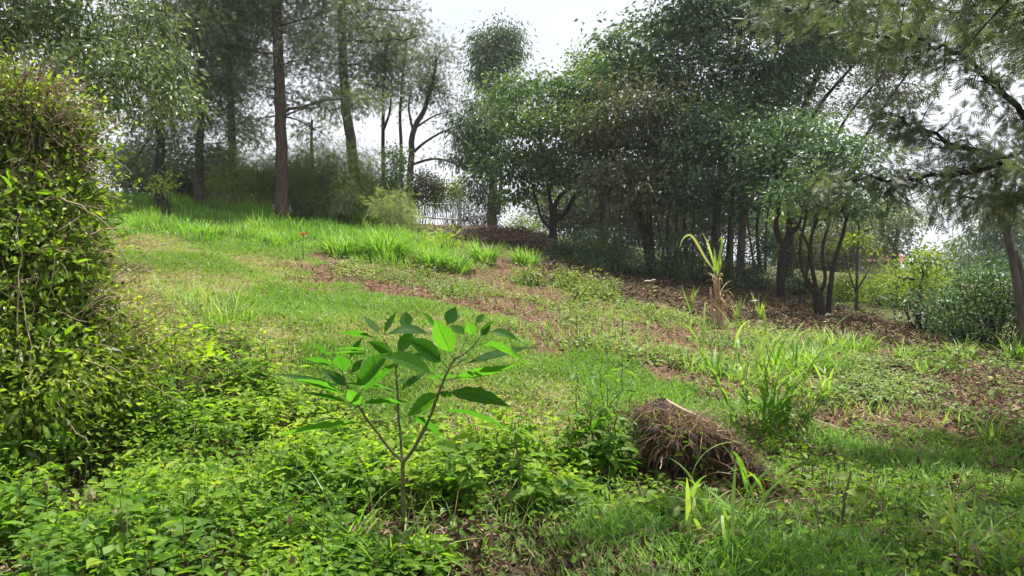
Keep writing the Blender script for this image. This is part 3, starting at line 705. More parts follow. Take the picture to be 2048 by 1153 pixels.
for lab, d, bl, m_, t0 in [
    ('far greyish thicket seen between the trunks of the rounded tree', 38, [(1150, 400, 60, 50), (1190, 425, 60, 40), (1090, 405, 45, 40), (1130, 440, 60, 30)], 'oak', .4),
    ('far thicket of brownish scrub behind the twin slanting stems', 38, [(1270, 400, 60, 50), (1230, 430, 60, 45), (1330, 420, 60, 55), (1290, 460, 70, 40)], 'pinkish', .45),
    ('far dark hedge behind the tallest tree', 39, [(1410, 410, 60, 65), (1470, 430, 60, 65), (1370, 450, 50, 50)], 'dark', .35),
    ('far sunlit green bush seen past the Y-forked trunk', 42, [(1545, 440, 50, 55), (1600, 460, 50, 60), (1580, 510, 60, 40)], 'yellowish', .35),
    ('far pale scrub behind the many-stemmed tree', 40, [(1660, 500, 60, 50), (1700, 470, 50, 50)], 'pinkish', .6)]:
    bush('far_thicket', lab, 'shrub', d, bl, M[m_], leafL=.17, leafW=.07, cov=4.2, cr=.35, tint0=t0, group='far thickets beyond the tree line', ntw=90, twig=M['greybark'])

# right side, far
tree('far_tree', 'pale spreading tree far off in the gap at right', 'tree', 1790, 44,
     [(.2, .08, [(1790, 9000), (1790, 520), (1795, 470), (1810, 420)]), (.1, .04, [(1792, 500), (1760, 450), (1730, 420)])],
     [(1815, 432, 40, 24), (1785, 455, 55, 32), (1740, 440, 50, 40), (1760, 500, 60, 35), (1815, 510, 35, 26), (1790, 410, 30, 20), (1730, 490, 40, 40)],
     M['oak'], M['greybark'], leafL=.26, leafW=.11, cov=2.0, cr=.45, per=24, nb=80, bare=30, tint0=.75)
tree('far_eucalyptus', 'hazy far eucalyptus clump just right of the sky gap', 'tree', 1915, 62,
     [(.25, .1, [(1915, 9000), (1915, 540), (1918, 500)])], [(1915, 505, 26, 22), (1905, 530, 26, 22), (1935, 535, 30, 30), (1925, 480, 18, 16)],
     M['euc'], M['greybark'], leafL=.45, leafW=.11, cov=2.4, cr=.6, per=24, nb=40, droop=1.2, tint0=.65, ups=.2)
tree('far_eucalyptus', 'tall far eucalyptus behind the leaning trunk at the right edge', 'tree', 1980, 50,
     [(.3, .12, [(1980, 9000), (1975, 500), (1972, 430), (1975, 390)])], [(1978, 425, 28, 28), (2000, 470, 40, 40), (1968, 470, 22, 25), (2010, 430, 35, 40), (1975, 520, 50, 35), (2040, 480, 45, 60)],
     M['euc'], M['greybark'], leafL=.4, leafW=.10, cov=2.3, cr=.55, per=24, nb=60, droop=1.2, tint0=.5, ups=.2)
tree('leaning_tree', 'grey-trunked tree leaning left at the right edge of the view', 'tree', 2055, 12.5,
     [(.075, .045, [(2058, 9000), (2040, 610), (2028, 530), (2015, 465), (2010, 400)]), (.05, .02, [(2022, 500), (2000, 440), (1985, 400)]), (.07, .03, [(2048, 650), (2045, 560), (2032, 500)])],
     [(2030, 385, 40, 22), (1985, 392, 25, 12), (2080, 430, 45, 45), (2060, 360, 50, 30)],
     M['oak'], M['greybark'], leafL=.15, leafW=.1, kind='fern', cov=1.4, cr=.2, per=14, nb=50, droop=.5, tint0=.5)
tree('young_tree', 'young tree of thin upright pale stems beyond the many-stemmed tree', 'tree', 1713, 20,
     [(.045, .02, [(1713, 9000), (1714, 560), (1716, 500), (1718, 440)]), (.03, .01, [(1714, 590), (1700, 550), (1690, 500)]), (.03, .01, [(1714, 580), (1735, 545), (1752, 505)]), (.025, .01, [(1716, 560), (1708, 500), (1704, 450)])],
     [(1715, 470, 30, 20), (1745, 495, 20, 12), (1690, 490, 18, 12)], M['yellowish'], M['greybark'], leafL=.11, leafW=.05, cov=.9, cr=.15, nb=25, tint0=.5)
tree('small_tree', 'small light green tree on a dark post-like trunk by the dark hedge', 'tree', 1838, 15.5,
     [(.06, .035, [(1838, 9000), (1838, 620), (1842, 580), (1845, 545)])],
     [(1830, 535, 45, 22), (1800, 555, 35, 22), (1860, 560, 35, 22), (1835, 575, 50, 18), (1850, 515, 25, 12)], M['yellowish'], M['bark'], leafL=.10, leafW=.045, cov=1.7, cr=.16, per=22, nb=40, tint0=.45)
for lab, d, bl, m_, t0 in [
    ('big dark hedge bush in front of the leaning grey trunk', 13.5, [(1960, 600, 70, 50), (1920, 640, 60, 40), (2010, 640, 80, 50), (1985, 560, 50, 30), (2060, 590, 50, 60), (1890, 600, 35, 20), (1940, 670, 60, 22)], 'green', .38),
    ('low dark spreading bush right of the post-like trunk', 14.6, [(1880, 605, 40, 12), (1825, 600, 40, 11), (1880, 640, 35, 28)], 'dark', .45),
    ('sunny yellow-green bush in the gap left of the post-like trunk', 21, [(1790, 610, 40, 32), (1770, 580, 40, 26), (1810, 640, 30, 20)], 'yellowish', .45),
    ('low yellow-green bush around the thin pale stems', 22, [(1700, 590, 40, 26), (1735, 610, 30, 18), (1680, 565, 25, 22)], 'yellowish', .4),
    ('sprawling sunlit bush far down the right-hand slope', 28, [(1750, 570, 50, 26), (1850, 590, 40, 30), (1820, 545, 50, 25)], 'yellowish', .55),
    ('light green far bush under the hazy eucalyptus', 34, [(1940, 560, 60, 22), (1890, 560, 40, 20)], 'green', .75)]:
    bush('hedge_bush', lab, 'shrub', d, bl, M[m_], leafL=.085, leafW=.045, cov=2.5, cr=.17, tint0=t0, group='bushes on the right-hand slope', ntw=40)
# sheet-metal gleam of a far red roof between the stems is left to a small building
fb = thing('far_house', 'far low house with a dull red roof glimpsed between stems at right', 'house', gp((1690 - CX) / F * 70, 70))
x0, y0, z0 = fb.location
g = Geo(); v = [(x0 - 4, y0 - 2, z0 - 1), (x0 + 4, y0 - 2, z0 - 1), (x0 + 4, y0 + 2, z0 - 1), (x0 - 4, y0 + 2, z0 - 1)]; v += [(a_, b_, z0 + 2.2) for a_, b_, _ in v]
g.add(v, [(0, 1, 5, 4), (1, 2, 6, 5), (2, 3, 7, 6), (3, 0, 4, 7)]); g.build('wall', M['stone'], fb)
g = Geo(); e = [(x0 - 4.4, y0 - 2.5, z0 + 2.1), (x0 + 4.4, y0 - 2.5, z0 + 2.1), (x0 + 4.4, y0 + 2.5, z0 + 2.1), (x0 - 4.4, y0 + 2.5, z0 + 2.1), (x0 - 4.4, y0, z0 + 3.4), (x0 + 4.4, y0, z0 + 3.4)]
g.add(e, [(0, 1, 5, 4), (2, 3, 4, 5)], [(0, 4, 3), (1, 2, 5)]); g.build('roof', solid_mat('red_roof', (.2, .06, .045), (.3, .1, .08)), fb)

# overhanging tree at upper right: limbs reach in from outside the view
def overhang():
    base = gp(6.6, 7.2)
    root = thing('overhanging_tree', 'fern-leaved tree reaching long limbs in from the upper right, over the foreground', 'tree', base)
    gt, gc = Geo(), Geo(); gb = gt
    trunk = smooth_line([base - np.array([0, 0, .2]), base + np.array([-.1, 0, 2]), base + np.array([-.1, -.1, 4.2]), base + np.array([-.4, -.3, 7])], 14)
    tube(gt, trunk, np.linspace(.2, .11, 14), 10)
    def tp(z): return trunk[int(np.argmin(abs(trunk[:, 2] - base[2] - z)))]
    limbs = [
        [tp(2.6), P(2180, 285, 7.2), P(2048, 232, 7.2), P(1945, 130, 7.2), P(1850, 85, 7.1), P(1740, 70, 7)],
        [tp(2.3), P(2180, 370, 7), P(2048, 330, 7), P(1940, 300, 7), P(1860, 268, 6.9), P(1780, 230, 6.8)],
        [tp(2.0), P(2200, 330, 6.6), P(2048, 325, 6.6), P(1930, 345, 6.6), P(1800, 362, 6.5), P(1660, 365, 6.4)],
        [tp(1.9), P(2200, 405, 7.4), P(2048, 398, 7.4), P(1980, 398, 7.4), P(1915, 402, 7.3)],
        [tp(3.2), P(2150, 150, 7.5), P(2030, 60, 7.5), P(1900, 20, 7.4), P(1700, 10, 7.3), P(1560, 20, 7.2)],
        [tp(3.4), P(2100, 60, 6.2), P(1900, -60, 5.8), P(1650, -140, 5.4), P(1350, -200, 5.0)],
        [tp(3.8), P(2000, -150, 5.4), P(1700, -300, 4.6), P(1300, -420, 4.2), P(1000, -480, 4.0)],
        [tp(2.2), P(2300, 200, 5.0), P(2150, 30, 4.6), P(1950, -150, 4.3), P(1700, -260, 4.1)],
        [tp(3.0), P(2500, 100, 6.0), P(2500, -120, 5.4), P(2350, -250, 5)],
        [tp(4.6), P(2300, -200, 8.5), P(2100, -260, 9), P(1900, -240, 9)],
    ]
    spots, dirs = [], []
    for k, l in enumerate(limbs):
        p = smooth_line(l, 26); p[2:-1] += R.normal(size=(23, 3)) * .022
        r0 = .045 if k < 5 else .06
        tube(gb, p, np.linspace(r0, .007, 26), 7)
        for i in range(4, 26):
            for _ in range((4 if k in (0, 4) else 2 if k == 3 else 3) if k < 5 else 6):
                dv = rdir(1)[0] * np.array([1, .9, .5]) + unit(p[min(i + 1, 25)] - p[i - 1]) * .7 + np.array([0, 0, -.12])
                L_ = R.uniform(.12, .42) if k < 5 else R.uniform(.25, .75)
                q = limb_path(p[i], p[i] + unit(dv) * L_, 5, .06)
                if R.random() < .85: tube(gb, q, np.linspace(.007, .002, 5), 4)
                for tt in (1, 2, 3, 4, 4):
                    if R.random() < .85:
                        spots.append(q[tt] + R.normal(size=3) * .03); dirs.append(unit(dv))
    S = np.array(spots); D = np.array(dirs)
    per = 3
    S = np.repeat(S, per, 0); D = np.repeat(D, per, 0); n = len(S)
    tint = np.clip(.42 + np.repeat(R.normal(size=n // per) * .14, per) + R.normal(size=n) * .15, 0, 1)
    leaves(gc, S + R.normal(size=(n, 3)) * .07, D * .7 + rdir(n) * .8 + np.array([0, 0, -.45]), np.array([0, 0, .8]) + rdir(n) * .7, rnd(n, .08, .16), rnd(n, .06, .11), tint, 'fern')
    gt.build('trunk', M['bark'], root, True); gc.build('crown', M['oak'], root)
overhang()

# ------------------------------------------------------------------ ground cover (nobody could count it)
def scatter(n, poly, dmin, dmax, umin=-500, umax=2500, pw=1.0, jit=True, avoid=None):
    """points on the ground inside a region; more of them per square metre close by"""
    a, b = dmin ** (2 - 2 * pw + 1e-6), dmax ** (2 - 2 * pw + 1e-6)
    out = []; got = 0
    for _ in range(60):
        m = n * 2
        d = (a + (b - a) * R.random(m)) ** (1 / (2 - 2 * pw + 1e-6))
        u = rnd(m, umin, umax)
        x = (u - CX) / F * d
        p = np.stack([x, d, H(x, d)], 1)
        uu_, vv_ = proj(p)
        ju_ = (vnoise(x, d, .5, 5) - .5) * 1.0 * F / np.maximum(d, 2); jv_ = (vnoise(x, d, .5, 6) - .5) * 40
        k = inpoly(uu_ + ju_, vv_ + jv_, poly)
        for av_ in avoid or (): k &= ~inpoly(uu_, vv_, av_)
        out.append(p[k]); got += k.sum()
        if got >= n: break
    return np.concatenate(out)[:n]

def patchy(p, s, lo, hi, seed):
    """keep points with a probability that follows smooth noise"""
    w = np.clip((vnoise(p[:, 0], p[:, 1], s, seed) - lo) / (hi - lo), 0, 1)
    return p[R.random(len(p)) < w]

# tall meadow grass on the slope
g = Geo()
p = scatter(42000, REG['tall'], 11, 34, -500, 1150, .75)
h = .16 + .34 * vnoise(p[:, 0], p[:, 1], .7, 11) ** 2 * 1.6
tn = np.clip(.05 + .4 * vnoise(p[:, 0], p[:, 1], 1.3, 12) + .4 * vnoise(p[:, 0], p[:, 1], .35, 13) + R.normal(size=len(p)) * .15, 0, 1)
k = R.random(len(p)) < np.clip(.35 + 1.6 * vnoise(p[:, 0], p[:, 1], .6, 14), 0, 1); p, h, tn = p[k], h[k], tn[k]
blades(g, p, rnd(len(p), 0, 6.28), h * rnd(len(p), .7, 1.2), .022, rnd(len(p), .05, .5), rnd(len(p), .2, 1.2), tn, 3)
o = g.build('tall_grass', M['tall']); tag(o, 'bright green knee-high grass covering the upper slope', 'grass', kind='stuff')

# mown lawn
g = Geo()
p = scatter(120000, REG['lawn'], 4.8, 22, -400, 1500, .8)
nz_ = vnoise(p[:, 0], p[:, 1], 1.6, 21); n2_ = vnoise(p[:, 0], p[:, 1], .5, 22)
lush = np.clip((.65 * nz_ + .35 * n2_ - .33) * 3.2 + (p[:, 1] < 7.5) * .25, 0, 1)
k = R.random(len(p)) < (.35 + .65 * lush); p = p[k]; lush = lush[k]
tn = np.clip(.95 - .75 * lush + R.normal(size=len(p)) * .16, 0, 1)
blades(g, p, rnd(len(p), 0, 6.28), (.05 + .075 * lush) * rnd(len(p), .6, 1.4), .007 + .0006 * p[:, 1], rnd(len(p), .1, 1.1), rnd(len(p), .2, 1.4), tn, 2)
o = g.build('lawn_grass', M['lawn']); tag(o, 'short patchy lawn grass, part green and part straw coloured, in the middle', 'grass', kind='stuff')
g = Geo()
p = scatter(30000, REG['lawn'], 4.8, 22, -400, 1500, .8)
k = patchy(p, 1.6, .75, .25, 21); p = k
p[:, 2] += rnd(len(p), .005, .05)
leaves(g, p, rdir(len(p)) * [1, 1, .15], np.array([0, 0, 1]) + rdir(len(p)) * .3, rnd(len(p), .08, .22), .006 + .0006 * p[:, 1], rnd(len(p), .3, 1))
p = patchy(scatter(15000, REG['field'], 5, 28, 300, 2600, .7), .7, .4, .7, 31); p[:, 2] += rnd(len(p), .0, .06)
leaves(g, p, rdir(len(p)) * [1, 1, .35], np.array([0, 0, 1]) + rdir(len(p)) * .4, rnd(len(p), .07, .25), .007 + .0007 * p[:, 1], rnd(len(p), .1, .9))
p = scatter(6000, REG['low'], 3, 9, 300, 2600, .7); p[:, 2] += rnd(len(p), .0, .04)
leaves(g, p, rdir(len(p)) * [1, 1, .3], np.array([0, 0, 1]) + rdir(len(p)) * .4, rnd(len(p), .06, .2), .007, rnd(len(p), .0, .7))
o = g.build('dry_straw', M['dry']); tag(o, 'dry cut straw lying over the lawn and the bare field', 'straw', kind='stuff')

# brown litter
g = Geo()
for poly, n, d0, d1, L0, L1 in [(LITTER, 26000, 9, 27, .06, .2), (REG['field'], 22000, 6, 27, .03, .10), (BARE, 14000, 2.6, 5, .03, .10), (BANK, 5000, 6, 14, .02, .07), (REG['low'], 9000, 2.8, 9, .04, .12), (REG['cover'], 9000, 2.8, 7, .05, .14)]:
    p = scatter(n, poly, d0, d1, -300, 2600, .7); p[:, 2] += rnd(len(p), .0, .05)
    leaves(g, p, rdir(len(p)) * [1, 1, .35], np.array([0, 0, 1]) + rdir(len(p)) * .6, rnd(len(p), L0, L1), rnd(len(p), .012, .035) + .0006 * p[:, 1], np.clip(rnd(len(p)) ** 1.6, 0, 1))
o = g.build('leaf_litter', M['litter']); tag(o, 'brown leaf litter on the bare soil and under the trees', 'leaf litter', kind='stuff')

def weeds(gl, gs, p, hh, LL, tint, nodes=5, wr=.5, kind='ovate', droop=.0):
    n = len(p)
    hh = np.broadcast_to(hh, (n,)); LL = np.broadcast_to(LL, (n,))
    laz = rnd(n, 0, 6.28); lean = np.stack([np.cos(laz), np.sin(laz), np.zeros(n)], 1) * (hh * rnd(n, .05, .45))[:, None]
    az0 = rnd(n, 0, 6.28)
    blades(gs, p, laz, hh * 1.02, .006, np.arctan(np.linalg.norm(lean, axis=1) / hh) * .6, .25, rnd(n), 3, .3)
    for k in range(nodes):
        t = (k + 1.2) / (nodes + .2)
        c = p + np.array([0, 0, 1.]) * (hh * t)[:, None] + lean * t ** 1.6
        s = LL * (.65 + .5 * math.sin(math.pi * min(1, t * .9))) * (.55 if k == nodes - 1 else 1)
        for sg in (0, math.pi):
            a = az0 + k * math.pi / 2 + sg + R.normal(size=n) * .3
            up = rnd(n, -.45, .5) - droop + (.5 if k == nodes - 1 else 0)
            d = np.stack([np.cos(a), np.sin(a), up], 1)
            keep = R.random(n) < .93
            nn = np.array([0, -.15, 1.]) + rdir(n) * .55
            leaves(gl, (c + d * .012)[keep], d[keep], nn[keep], (s * rnd(n, .75, 1.2))[keep], (s * wr * rnd(n, .8, 1.15))[keep],
                   np.clip(tint + (t - .6) * .45 + R.normal(size=n) * .13, 0, 1)[keep], kind)

mc0 = gd(1358, 5.5)
gl, gs = Geo(), Geo()
p = scatter(6400, REG['cover'], 2.7, 8.5, -700, 1400, .55)
p = p[R.random(len(p)) < np.clip((vnoise(p[:, 0], p[:, 1], .4, 41) - .26) * 4, .04, 1)]
gapm = np.hypot((p[:, 0] + .45) / .46, (p[:, 1] - 4.0) / .38) > 1
gapm &= np.hypot((p[:, 0] - mc0[0]) / .72, (p[:, 1] - mc0[1] + .35) / .75) > 1
gapm &= np.hypot((p[:, 0] + .05) / .5, (p[:, 1] - 3.95) / .38) > 1
p = p[gapm]
tn = np.clip(.38 + .45 * vnoise(p[:, 0], p[:, 1], .9, 42), 0, 1)
hh = (.12 + .34 * vnoise(p[:, 0], p[:, 1], .6, 43) ** 1.3) * rnd(len(p), .55, 1.4)
LL = rnd(len(p), .05, .10) * (.75 + .75 * vnoise(p[:, 0], p[:, 1], .7, 47))
tn = np.clip(tn - .30 * (vnoise(p[:, 0], p[:, 1], .35, 48) > .6) + R.normal(size=len(p)) * .12 - .12 * (p[:, 1] < 3.6), 0, 1)
hh = hh * np.where(p[:, 0] < -1.25, 1.3, 1.0)
low_ = (p[:, 0] > -1.25) & (p[:, 0] < .35) & (p[:, 1] < 4.25)
hh = np.where(low_, np.minimum(hh, .13), hh); LL = np.where(p[:, 1] < 3.5, np.minimum(LL, .075), np.minimum(LL, .105))
sp = R.random(len(p))
for k_, wr_, nn_ in ((sp < .6, .5, 5), ((sp >= .6) & (sp < .8), .36, 6), (sp >= .8, .68, 4)):
    weeds(gl, gs, p[k_], hh[k_], LL[k_] * (1.15 if nn_ == 4 else 1), tn[k_] - (.12 if nn_ == 6 else 0), nn_, wr_)
p = patchy(scatter(2600, REG['low'], 2.9, 10, 600, 3000, .6), .7, .35, .65, 44)
weeds(gl, gs, p, rnd(len(p), .07, .22), rnd(len(p), .035, .06), .3 + .3 * vnoise(p[:, 0], p[:, 1], .7, 45), 3)
# a low carpet of small round leaves
p = patchy(scatter(16000, REG['low'], 2.9, 11, 600, 3000, .6), .5, .25, .6, 46); p[:, 2] += rnd(len(p), .01, .07)
leaves(gl, p, rdir(len(p)) * [1, 1, .3], np.array([0, 0, 1]) + rdir(len(p)) * .4, rnd(len(p), .025, .05), rnd(len(p), .02, .04), np.clip(rnd(len(p), .2, .7), 0, 1), 'ovate')
p = scatter(7000, REG['cover'], 2.8, 8, -600, 1400, .6); p[:, 2] += rnd(len(p), .02, .14)
leaves(gl, p, rdir(len(p)) * [1, 1, .3], np.array([0, 0, 1]) + rdir(len(p)) * .5, rnd(len(p), .03, .06), rnd(len(p), .02, .04), np.clip(rnd(len(p), .0, .5), 0, 1), 'ovate')
o = gl.build('leafy_weeds', M['weed']); tag(o, 'dense knee-high carpet of bright soft-leaved weeds in the foreground', 'weeds', kind='stuff')
for k in range(130):
    u = R.uniform(-200, 1250); dd = R.uniform(3.3, 7.5); q = gp((u - CX) / F * dd, dd)
    if not inpoly(*proj(q[None]), REG['cover'])[0]: continue
    e = q + np.array([R.normal() * .15, R.normal() * .15, R.uniform(.15, .55)])
    tube(gs, limb_path(q, e, 6, .03), np.linspace(.0035, .0015, 6), 4, 1.4)
n = 260; p = scatter(n, REG['cover'], 2.9, 7.5, -500, 1400, .6); p[:, 2] += rnd(len(p), .05, .30)
gq = Geo(); leaves(gq, p, rdir(len(p)), rdir(len(p)), rnd(len(p), .03, .065), rnd(len(p), .012, .028), rnd(len(p), .1, .75), 'ovate')
o = gq.build('withered_leaves', M['litter']); tag(o, 'withered brown leaves caught among the foreground weeds', 'dead leaves', kind='stuff')
o = gs.build('weed_stems', M['stem']); tag(o, 'thin stems of the soft-leaved weeds in the foreground', 'weed stems', kind='stuff')

# odd leaves and blades over every bit of ground the other sheets leave thin
gl_ = Geo(); ALL = [(-900, 390), (2900, 390), (2900, 1400), (-900, 1400)]
q = scatter(9000, ALL, 3, 32, -500, 2500, .7); q[:, 2] += rnd(len(q), .01, .12)
leaves(gl_, q, rdir(len(q)), np.array([0, 0, .6]) + rdir(len(q)) * .7, rnd(len(q), .03, .09), rnd(len(q), .02, .045), np.clip(rnd(len(q), .0, .7), 0, 1), 'ovate')
q = scatter(9000, ALL, 3, 32, -500, 2500, .7)
blades(gl_, q, rnd(len(q), 0, 6.28), rnd(len(q), .06, .22), .007 + .0006 * q[:, 1], rnd(len(q), .1, .9), rnd(len(q), .3, 1.5), rnd(len(q), .1, .9), 3)
o = gl_.build('ground_weeds', M['weed_dull']); tag(o, 'scattered small weeds and grass blades all over the slope', 'weeds', kind='stuff')

# sprouting weeds over the cleared field
gl, gs = Geo(), Geo()
p = patchy(scatter(7000, REG['field'], 5.5, 28, 350, 2600, .75, True, (LITTER, BANK)), 1.1, .48, .72, 51)
weeds(gl, gs, p, rnd(len(p), .08, .28), rnd(len(p), .05, .11), np.clip(.25 + .5 * vnoise(p[:, 0], p[:, 1], 1.1, 52), 0, 1), 3, .42)
p = patchy(scatter(1500, BANK, 6, 14, 600, 2600, .75), .8, .35, .6, 59)
weeds(gl, gs, p, rnd(len(p), .06, .2), rnd(len(p), .04, .09), .4, 3, .5)
p = patchy(scatter(2200, REG['lawn'], 5.0, 14, -300, 1500, .75), .7, .4, .7, 53)
weeds(gl, gs, p, rnd(len(p), .05, .12), rnd(len(p), .04, .07), .55, 2, .4)
p = patchy(scatter(16000, REG['field'], 5.5, 28, 350, 2600, .75, True, (LITTER, BANK)), 1.1, .48, .72, 51); p[:, 2] += rnd(len(p), .01, .08)
leaves(gl, p, rdir(len(p)) * [1, 1, .4], np.array([0, 0, 1]) + rdir(len(p)) * .5, rnd(len(p), .04, .1), rnd(len(p), .025, .045), rnd(len(p), .1, .9), 'ovate')
o = gl.build('field_weeds', M['weed_dull']); tag(o, 'sparse low weeds sprouting over the cleared brown field', 'weeds', kind='stuff')
o = gs.build('field_weed_stems', M['stem']); tag(o, 'thin stems of the low weeds on the brown field', 'weed stems', kind='stuff')
# grass seedlings over the field and the right foreground
g = Geo()
p = patchy(scatter(10000, REG['field'], 5.5, 28, 350, 2600, .75, True, (LITTER, BANK)), .9, .45, .75, 55)
blades(g, p, rnd(len(p), 0, 6.28), rnd(len(p), .1, .32), .012, rnd(len(p), .1, .7), rnd(len(p), .3, 1.4), rnd(len(p), .2, .9), 3)
p = patchy(scatter(56000, REG['low'], 2.8, 10, 600, 3200, .65), .55, .22, .55, 56)
hh = .06 + .16 * vnoise(p[:, 0], p[:, 1], .5, 57) ** 1.5
blades(g, p, rnd(len(p), 0, 6.28), hh * rnd(len(p), .7, 1.4), .0085, rnd(len(p), .1, .8), rnd(len(p), .4, 1.7), rnd(len(p), .1, .7), 3)
p = patchy(scatter(4000, REG['cover'], 2.8, 7, -500, 1400, .6), .5, .55, .8, 58)
blades(g, p, rnd(len(p), 0, 6.28), rnd(len(p), .1, .3), .007, rnd(len(p), .1, .7), rnd(len(p), .4, 1.7), rnd(len(p), .2, .8), 3)
o = g.build('meadow_grass', M['tall']); tag(o, 'soft fine grass tufting through the right foreground and the field', 'grass', kind='stuff')

# ------------------------------------------------------------------ separate clumps of grass and field plants
def clump(name, label, cat, pos, n, L_, W_, spread, lean=(.05, .5), droop=(.4, 1.6), tint=(.2, .8), mat='tall', group=None, nseg=5):
    root = thing(name, label, cat, pos, group)
    g = Geo()
    rr_ = np.sqrt(rnd(n)) * spread; aa = rnd(n, 0, 6.28)
    p = np.stack([pos[0] + rr_ * np.cos(aa), pos[1] + rr_ * np.sin(aa), np.zeros(n)], 1); p[:, 2] = H(p[:, 0], p[:, 1]) - .01
    az = aa + R.normal(size=n) * .7
    blades(g, p, az, L_ * rnd(n, .55, 1.15), W_ * rnd(n, .7, 1.2), rnd(n, *lean), rnd(n, *droop), rnd(n, *tint), nseg)
    g.build('leaves', M[mat], root)
    return root
GN = 'grass clumps along the edge of the slope'
for u, v, d, n, L_, sp, lab in [
    (690, 512, 18.5, 220, .75, .42, 'broad bright grass clump left of the middle of the slope edge'),
    (775, 518, 18.5, 260, .95, .42, 'tall bright grass clump at the foot of the brush pile, between two lower clumps'),
    (868, 535, 17.8, 200, .7, .33, 'fresh green grass clump just in front of the pale ferny shrub'),
    (915, 545, 17, 130, .6, .26, 'yellow-green grass clump with a dry stalk, right of the ferny shrub'),
    (968, 528, 18.5, 160, .75, .28, 'upright grass clump below the right end of the brush pile'),
    (1048, 530, 18.8, 150, .6, .34, 'low dark green grass clump where the slope meets the shade'),
    (560, 490, 18.5, 120, .5, .35, 'ragged grass clump beside the plant with the red top'),
    (735, 455, 24, 160, .85, .5, 'tall grass clump in front of the feathery shrubs'),
    (400, 470, 18, 160, .5, .5, 'bushy grass clump at the left of the slope edge'),
    (510, 430, 24, 90, .7, .4, 'dark grass clump beside the thick reddish trunk')]:
    clump('grass_clump', lab, 'grass clump', hit(u, v, 8, 34), n, L_, .034, sp, group=GN)
GN = 'grass clumps in the brown field'
for u, v, n, L_, sp, W_, lab in [
    (1600, 735, 330, .58, .55, .018, 'wide bushy grass clump behind the tall bright blades'),
    (1690, 705, 200, .55, .4, .018, 'soft grass clump right of the wide bushy one'),
    (1490, 760, 140, .34, .35, .014, 'low grass clump left of the tall bright blades'),
    (1400, 745, 90, .38, .3, .014, 'small grass clump just above the straw mound'),
    (1805, 720, 45, .42, .1, .022, 'upright grass clump in the shade of the right-hand hedge'),
    (1850, 750, 40, .35, .1, .02, 'small upright grass clump in front of the hedge grass'),
    (1690, 745, 40, .35, .1, .02, 'small yellowish grass clump on the bare bank'),
    (1920, 715, 60, .4, .15, .022, 'dark grass clump at the foot of the big hedge bush'),
    (2030, 720, 60, .55, .15, .022, 'tall grass clump at the right edge under the leaning trunk'),
    (1990, 880, 60, .3, .12, .014, 'grass clump at right beside the low bank'),
    (1225, 800, 120, .22, .3, .010, 'fresh turf clump behind the dark leafy weed'),
    (450, 640, 150, .55, .55, .012, 'stand of thin tall grass with reddish seed stems right of the thicket'),
    (380, 600, 120, .5, .5, .012, 'thin tall grass close against the thicket')]:
    clump('grass_clump', lab, 'grass clump', hit(u, v), n, L_, W_, sp, group=GN, droop=(.3, 1.9), lean=(.05, .8), tint=(.05, 1))
def reeds(name, label, pos, nc, hgt, L_, W_, spread, group=None, tilt=.22, nl=7):
    """upright culms, each with leaves arching alternately from its nodes, and dead blades about the foot"""
    root = thing(name, label, 'grass clump', pos, group)
    gs, gl, gd2 = Geo(), Geo(), Geo()
    for _ in range(nc):
        a0 = R.uniform(0, 6.28); r0 = spread * math.sqrt(R.random())
        b0 = gp(pos[0] + r0 * math.cos(a0), pos[1] + r0 * math.sin(a0)); h_ = hgt * R.uniform(.45, 1.05)
        e0 = b0 + np.array([math.cos(a0), math.sin(a0), 0]) * h_ * tilt * R.uniform(.2, 1.4) + np.array([0, 0, h_ * .72])
        ln = limb_path(b0 - np.array([0, 0, .02]), e0, 10, .0)
        tube(gs, ln, np.linspace(.006, .003, 10) * min(1.4, hgt + .3), 5, .6)
        m = nl; t_ = np.linspace(.12, 1, m) ; ix = (t_ * 9).astype(int)
        az = a0 + R.normal() * .6 + np.arange(m) * math.pi + R.normal(size=m) * .5
        ln_ = L_ * rnd(m, .7, 1.2) * (.75 + .35 * t_)
        le = np.where(t_ > .8, rnd(m, .02, .3), rnd(m, .25, .7))
        tn = np.clip(.35 + .4 * t_ + R.normal(size=m) * .18, 0, 1)
        blades(gl, ln[ix], az, ln_, W_ * rnd(m, .75, 1.2), le, rnd(m, .5, 2.1), tn, 9, .8, .6)
    n = nc * 3; aa = rnd(n, 0, 6.28); q = np.stack([pos[0] + np.cos(aa) * spread * .8, pos[1] + np.sin(aa) * spread * .8, np.zeros(n)], 1); q[:, 2] = H(q[:, 0], q[:, 1]) + rnd(n, .02, .2)
    blades(gd2, q, aa, L_ * rnd(n, .4, .9), W_ * .45, rnd(n, .6, 1.5), rnd(n, .8, 2.2), rnd(n, .0, .7), 7)
    gs.build('stalks', M['tall'], root, True); gl.build('leaves', M['tall'], root); gd2.build('dead_leaves', M['dry'], root)
    return root
reeds('tall_grass_plant', 'tallest bright cane-like grass beside the straw mound', hit(1520, 865), 18, 1.08, .48, .028, .22, None, .34, 9)
reeds('tall_grass_plant', 'shorter arching grass right of the tallest bright cane-like grass', hit(1580, 868), 10, .8, .38, .026, .10, None, .5, 8)
GN = 'grass clumps in the near foreground'
